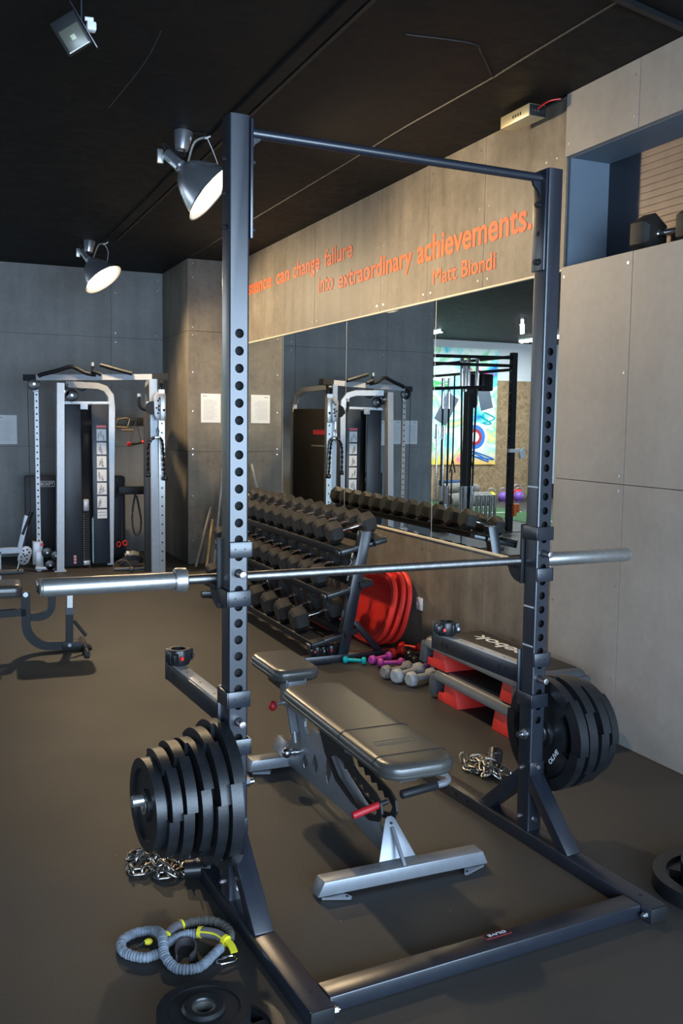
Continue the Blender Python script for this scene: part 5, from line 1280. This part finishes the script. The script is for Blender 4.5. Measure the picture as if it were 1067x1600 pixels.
b = B(); b.box((-5.22, -.004, 1.80), (-4.93, -.001, 2.26), mat('mural_slate', (.10, .13, .17), .6), .03, R=Matrix.Rotation(.25, 3, 'Y')); b.box((-4.35, -.004, 1.5), (-4.05, -.001, 2.1), MATS['mural_slate'], .03, R=Matrix.Rotation(-.5, 3, 'Y')); b.done('painted_shapes', t)
rnd = random.Random(11)
for i, m in enumerate((mat('mural_pink', (.85, .15, .4), .5), mat('mural_teal', (.0, .45, .5), .5), MATS['mural_blue'], mat('mural_green', (.1, .6, .2), .5))):
    b = B(); cx, cz = [(-5.0, 2.5), (-5.05, 1.65), (-5.05, .88), (-4.0, 2.3)][i]
    b.tube(smoothpath([(cx+rnd.uniform(-.28, .28), -.004, cz+rnd.uniform(-.13, .13)) for _ in range(9)], 6), .013, m, 6); b.done('painted_scrawl', t)
rig = thing('training_rig', 'large black training rig in the hall, seen in the mirror', 'rig')
for i, (x, y) in enumerate(((-2.33, 8.5), (-2.33, 11.2))):
    b = B(); b.tube([(x, y, 0), (x, y, 2.50)], 0, M_black, sq=(.08, .08)); b.box((x-.12, y-.12, 0), (x+.12, y+.12, .01), M_black)
    for k in range(10): b.cyl((x+.041, y, .9+k*.15), (x+.042, y, .9+k*.15), .008, M_plate, 8)
    b.done('rig_post', rig)
for (a, c) in (((-1.0, 8.5, 2.41), (-2.33, 8.5, 2.43)), ((-1.0, 8.5, 2.31), (-2.33, 8.5, 2.32)), ((-2.33, 8.5, 2.27), (-2.33, 11.2, 2.27)), ((-1.0, 8.55, 1.97), (-1.9, 8.55, 2.02)), ((-2.33, 8.5, 2.45), (-2.33, 11.2, 2.45))):
    b = B(); b.cyl(a, c, .022, M_black, 12); b.done('rig_crossbar', rig)
b = B(); b.tube([(-1.0, 8.5, 0), (-1.0, 8.5, 2.5)], 0, M_black, sq=(.08, .08)); b.done('rig_post', rig)
b = B(); b.box((-2.42, 8.40, 1.12), (-2.24, 8.455, 1.17), M_white); b.prism([(-2.42, 1.12), (-2.50, 1.20), (-2.52, 1.06), (-2.44, 1.03)], 8.42, 8.45, 'y', M_white); b.done('rig_hook', rig, label='white coated bar hook')
t = thing('safety_clip', 'orange plastic clip low on the rig post, seen in the mirror', 'clip', (-2.36, 8.38, .28))
b = B(); b.box((-.06, -.01, 0), (-.02, .06, .12), M_ora, .005); b.box((-.01, -.01, -.05), (.03, .06, .12), M_ora, .005); b.done('clip_body', t)
# suspension trainer straps and bag
for i, (x, y, z1) in enumerate(((-2.33, 9.55, 1.15), (-2.33, 10.1, 1.3))):
    t = thing('suspension_trainer', ['black suspension strap hanging from the rig, left one in the mirror', 'black suspension strap with handle hanging from the rig, right one in the mirror'][i], 'strap', (x, y, 2.25), group='suspension straps')
    b = B(); b.tube([(0, 0, 0), (0, 0, -1.3)], 0, M_web, sq=(.03, .01)); b.done('strap_webbing', t)
    b = B(); b.tube([(0, 0, -1.3), (-.05, 0, -1.5), (.05, 0, -1.5), (0, 0, -1.3)], .012, M_black, 8); b.tube([(0, .02, -1.45), (0, .02, -2.0)], .012, M_black, 8); b.done('handle', t)
b = B(); b.box((-.10, -.10, -.25), (.10, .10, .0), M_black, .02); b.box((.14, -.1, -.5), (.3, .1, 0), M_black, .05); o = b.done('sandbag'); o.location = (-2.33, 9.25, 2.24); tag(o, 'black bag hanging high on the rig, seen in the mirror', 'bag')
# bar holder with upright barbells
t = thing('barbell_holder', 'black floor stand holding upright barbells, seen in the mirror', 'barbell stand', (-1.80, 9.0, 0))
b = B(); b.box((-.24, -.2, 0), (.46, .2, .05), M_black, .01); b.tube([(-.16, .06, 0), (-.16, .06, 1.95)], 0, M_black, sq=(.11, .08)); b.box((-.2, -.16, .05), (.42, .16, .20), M_black, .01); b.done('stand_frame', t)
proto = None
for i, (x, y, z, L_, rx) in enumerate(((-1.80, 8.93, .20, 2.26, 0.02), (-1.88, 8.95, .20, 2.25, 0), (-1.97, 8.93, .20, 2.25, -.02), (-1.56, 9.1, .20, 1.95, .0), (-1.66, 9.1, .20, 1.95, .0), (-1.93, 9.12, .20, 2.2, .0), (-1.42, 9.0, .2, 1.3, 0), (-1.50, 8.95, .2, 1.28, 0))):
    lab = 'upright %s barbell in the floor stand, %s in its row in the mirror' % (('long steel' if L_ > 2 else 'shorter steel'), ORD[i])
    t = thing('upright_barbell', lab, 'barbell', (x, y, z), (0, rx, 0), 'barbells stored upright in the hall')
    b = B(); b.cyl((0, 0, .05), (0, 0, L_-.05), .0145, M_black if i < 6 else M_chrome, 12); b.done('shaft', t)
    for z0_, z1_ in (((0, .42), (L_-.43, L_)) if L_ > 1.5 else ((0, .15), (L_-.2, L_))):
        b = B(); b.cyl((0, 0, z0_), (0, 0, z1_), .026, M_chrome, 20); b.cyl((0, 0, z1_-.015) if z0_ == 0 else (0, 0, z0_), (0, 0, z1_) if z0_ == 0 else (0, 0, z0_+.015), .038, M_chrome, 20); b.done('sleeve', t)
for i, (x, y) in enumerate(((-2.30, 9.35), (-2.20, 9.32), (-2.10, 9.30), (-2.00, 9.28), (-1.90, 9.27))):
    t = thing('short_barbell', 'short chrome sleeved bar standing beside the floor stand, %s in the row' % ['first', 'second', 'third', 'fourth', 'fifth'][i], 'barbell', (-1.93-.075*i, 8.72-.0*i, 0), group='short bars beside the floor stand')
    b = B(); b.cyl((0, 0, 0), (0, 0, .12), .034, M_black, 16); b.done('bar_base', t); b = B(); b.cyl((0, 0, .12), (0, 0, .50), .025, M_chrome, 18); b.cyl((0, 0, .49), (0, 0, .505), .036, M_chrome, 18); b.done('sleeve', t)
# kettlebells, block, sandbag roll
def kettlebell(label, loc, m, r):
    t = thing('kettlebell', label, 'kettlebell', loc, (0, 0, .4), 'kettlebells along the hall wall')
    b = B(); b.sphere((0, 0, r*.93), r, m, (1, 1, .97), 20); b.cyl((0, 0, 0), (0, 0, .02), r*.6, m); b.done('bell', t)
    b = B(); b.tube(smoothpath([(-r*.55, 0, r*1.6), (-r*.62, 0, r*2.1), (-r*.3, 0, r*2.5), (r*.3, 0, r*2.5), (r*.62, 0, r*2.1), (r*.55, 0, r*1.6)], 5), r*.14, M_steel, 10); b.done('handle', t)
for lab, x, m in (('yellow kettlebell on the hall floor, seen in the mirror', -4.86, M_yel), ('left purple kettlebell on the hall floor, seen in the mirror', -5.13, mat('kb_purple', (.22, .10, .45), .4)), ('right purple kettlebell on the hall floor, seen in the mirror', -5.50, MATS['kb_purple']), ('green kettlebell on the hall floor, seen in the mirror', -5.80, mat('kb_green', (.0, .25, .17), .4)), ('pink kettlebell on the hall floor, seen in the mirror', -4.35, mat('kb_pink', (.75, .4, .42), .5))):
    kettlebell(lab, (x, 12.9, 0), m, .105)
kettlebell('small red kettlebell behind the purple ones, seen in the mirror', (-5.66, 13.2, 0), M_redv, .12)
b = B(); b.box((-4.35, 13.0, 0), (-3.9, 13.3, .42), mat('navy_block', (.02, .06, .16), .6), .02); tag(b.done('foam_block'), 'dark blue foam block against the hall wall, seen in the mirror', 'block')
b = B(); b.tube(smoothpath([(-3.3, 11.9, .13), (-3.8, 12.1, .14), (-4.4, 12.3, .13)], 6), .13, mat('sack_grey', (.17, .155, .13), .8, 0, .3, 20), 16); b.tube(smoothpath([(-3.3, 12.1, .33), (-3.8, 12.25, .33), (-4.2, 12.4, .3)], 6), .10, MATS['sack_grey'], 16); tag(b.done('sandbag_roll'), 'long grey-brown sandbags piled by the turf, seen in the mirror', 'sandbag')
# hall luminaires
for i, (a, c) in enumerate((((-3.2, 9.6, HC-.06), (-4.3, 11.2, HC-.06)), ((-5.2, 11.0, HC-.06), (-5.2, 12.6, HC-.06)), ((-2.9, 11.6, HC-.06), (-2.9, 13.0, HC-.06)))):
    t = thing('tube_light', ['slanted white tube light under the hall ceiling', 'white tube light above the kettlebells', 'white tube light above the painted panel'][i]+', seen in the mirror', 'lamp', group='tube lights in the hall')
    b = B(); b.cyl(a, c, .018, M_tube, 12); b.done('tube', t)
    b = B(); u = Vector((0, 0, .038)); b.tube([Vector(a)+u, Vector(c)+u], 0, M_white, sq=(.05, .035)); b.done('fixture', t)
    mid = (Vector(a)+Vector(c))/2; l = area('tube_glow_light', (mid.x, mid.y, HC-.09), (0, 0, math.atan2(c[1]-a[1], c[0]-a[0])), 1.5, .06, 75, (.9, .96, 1)); l.parent = t
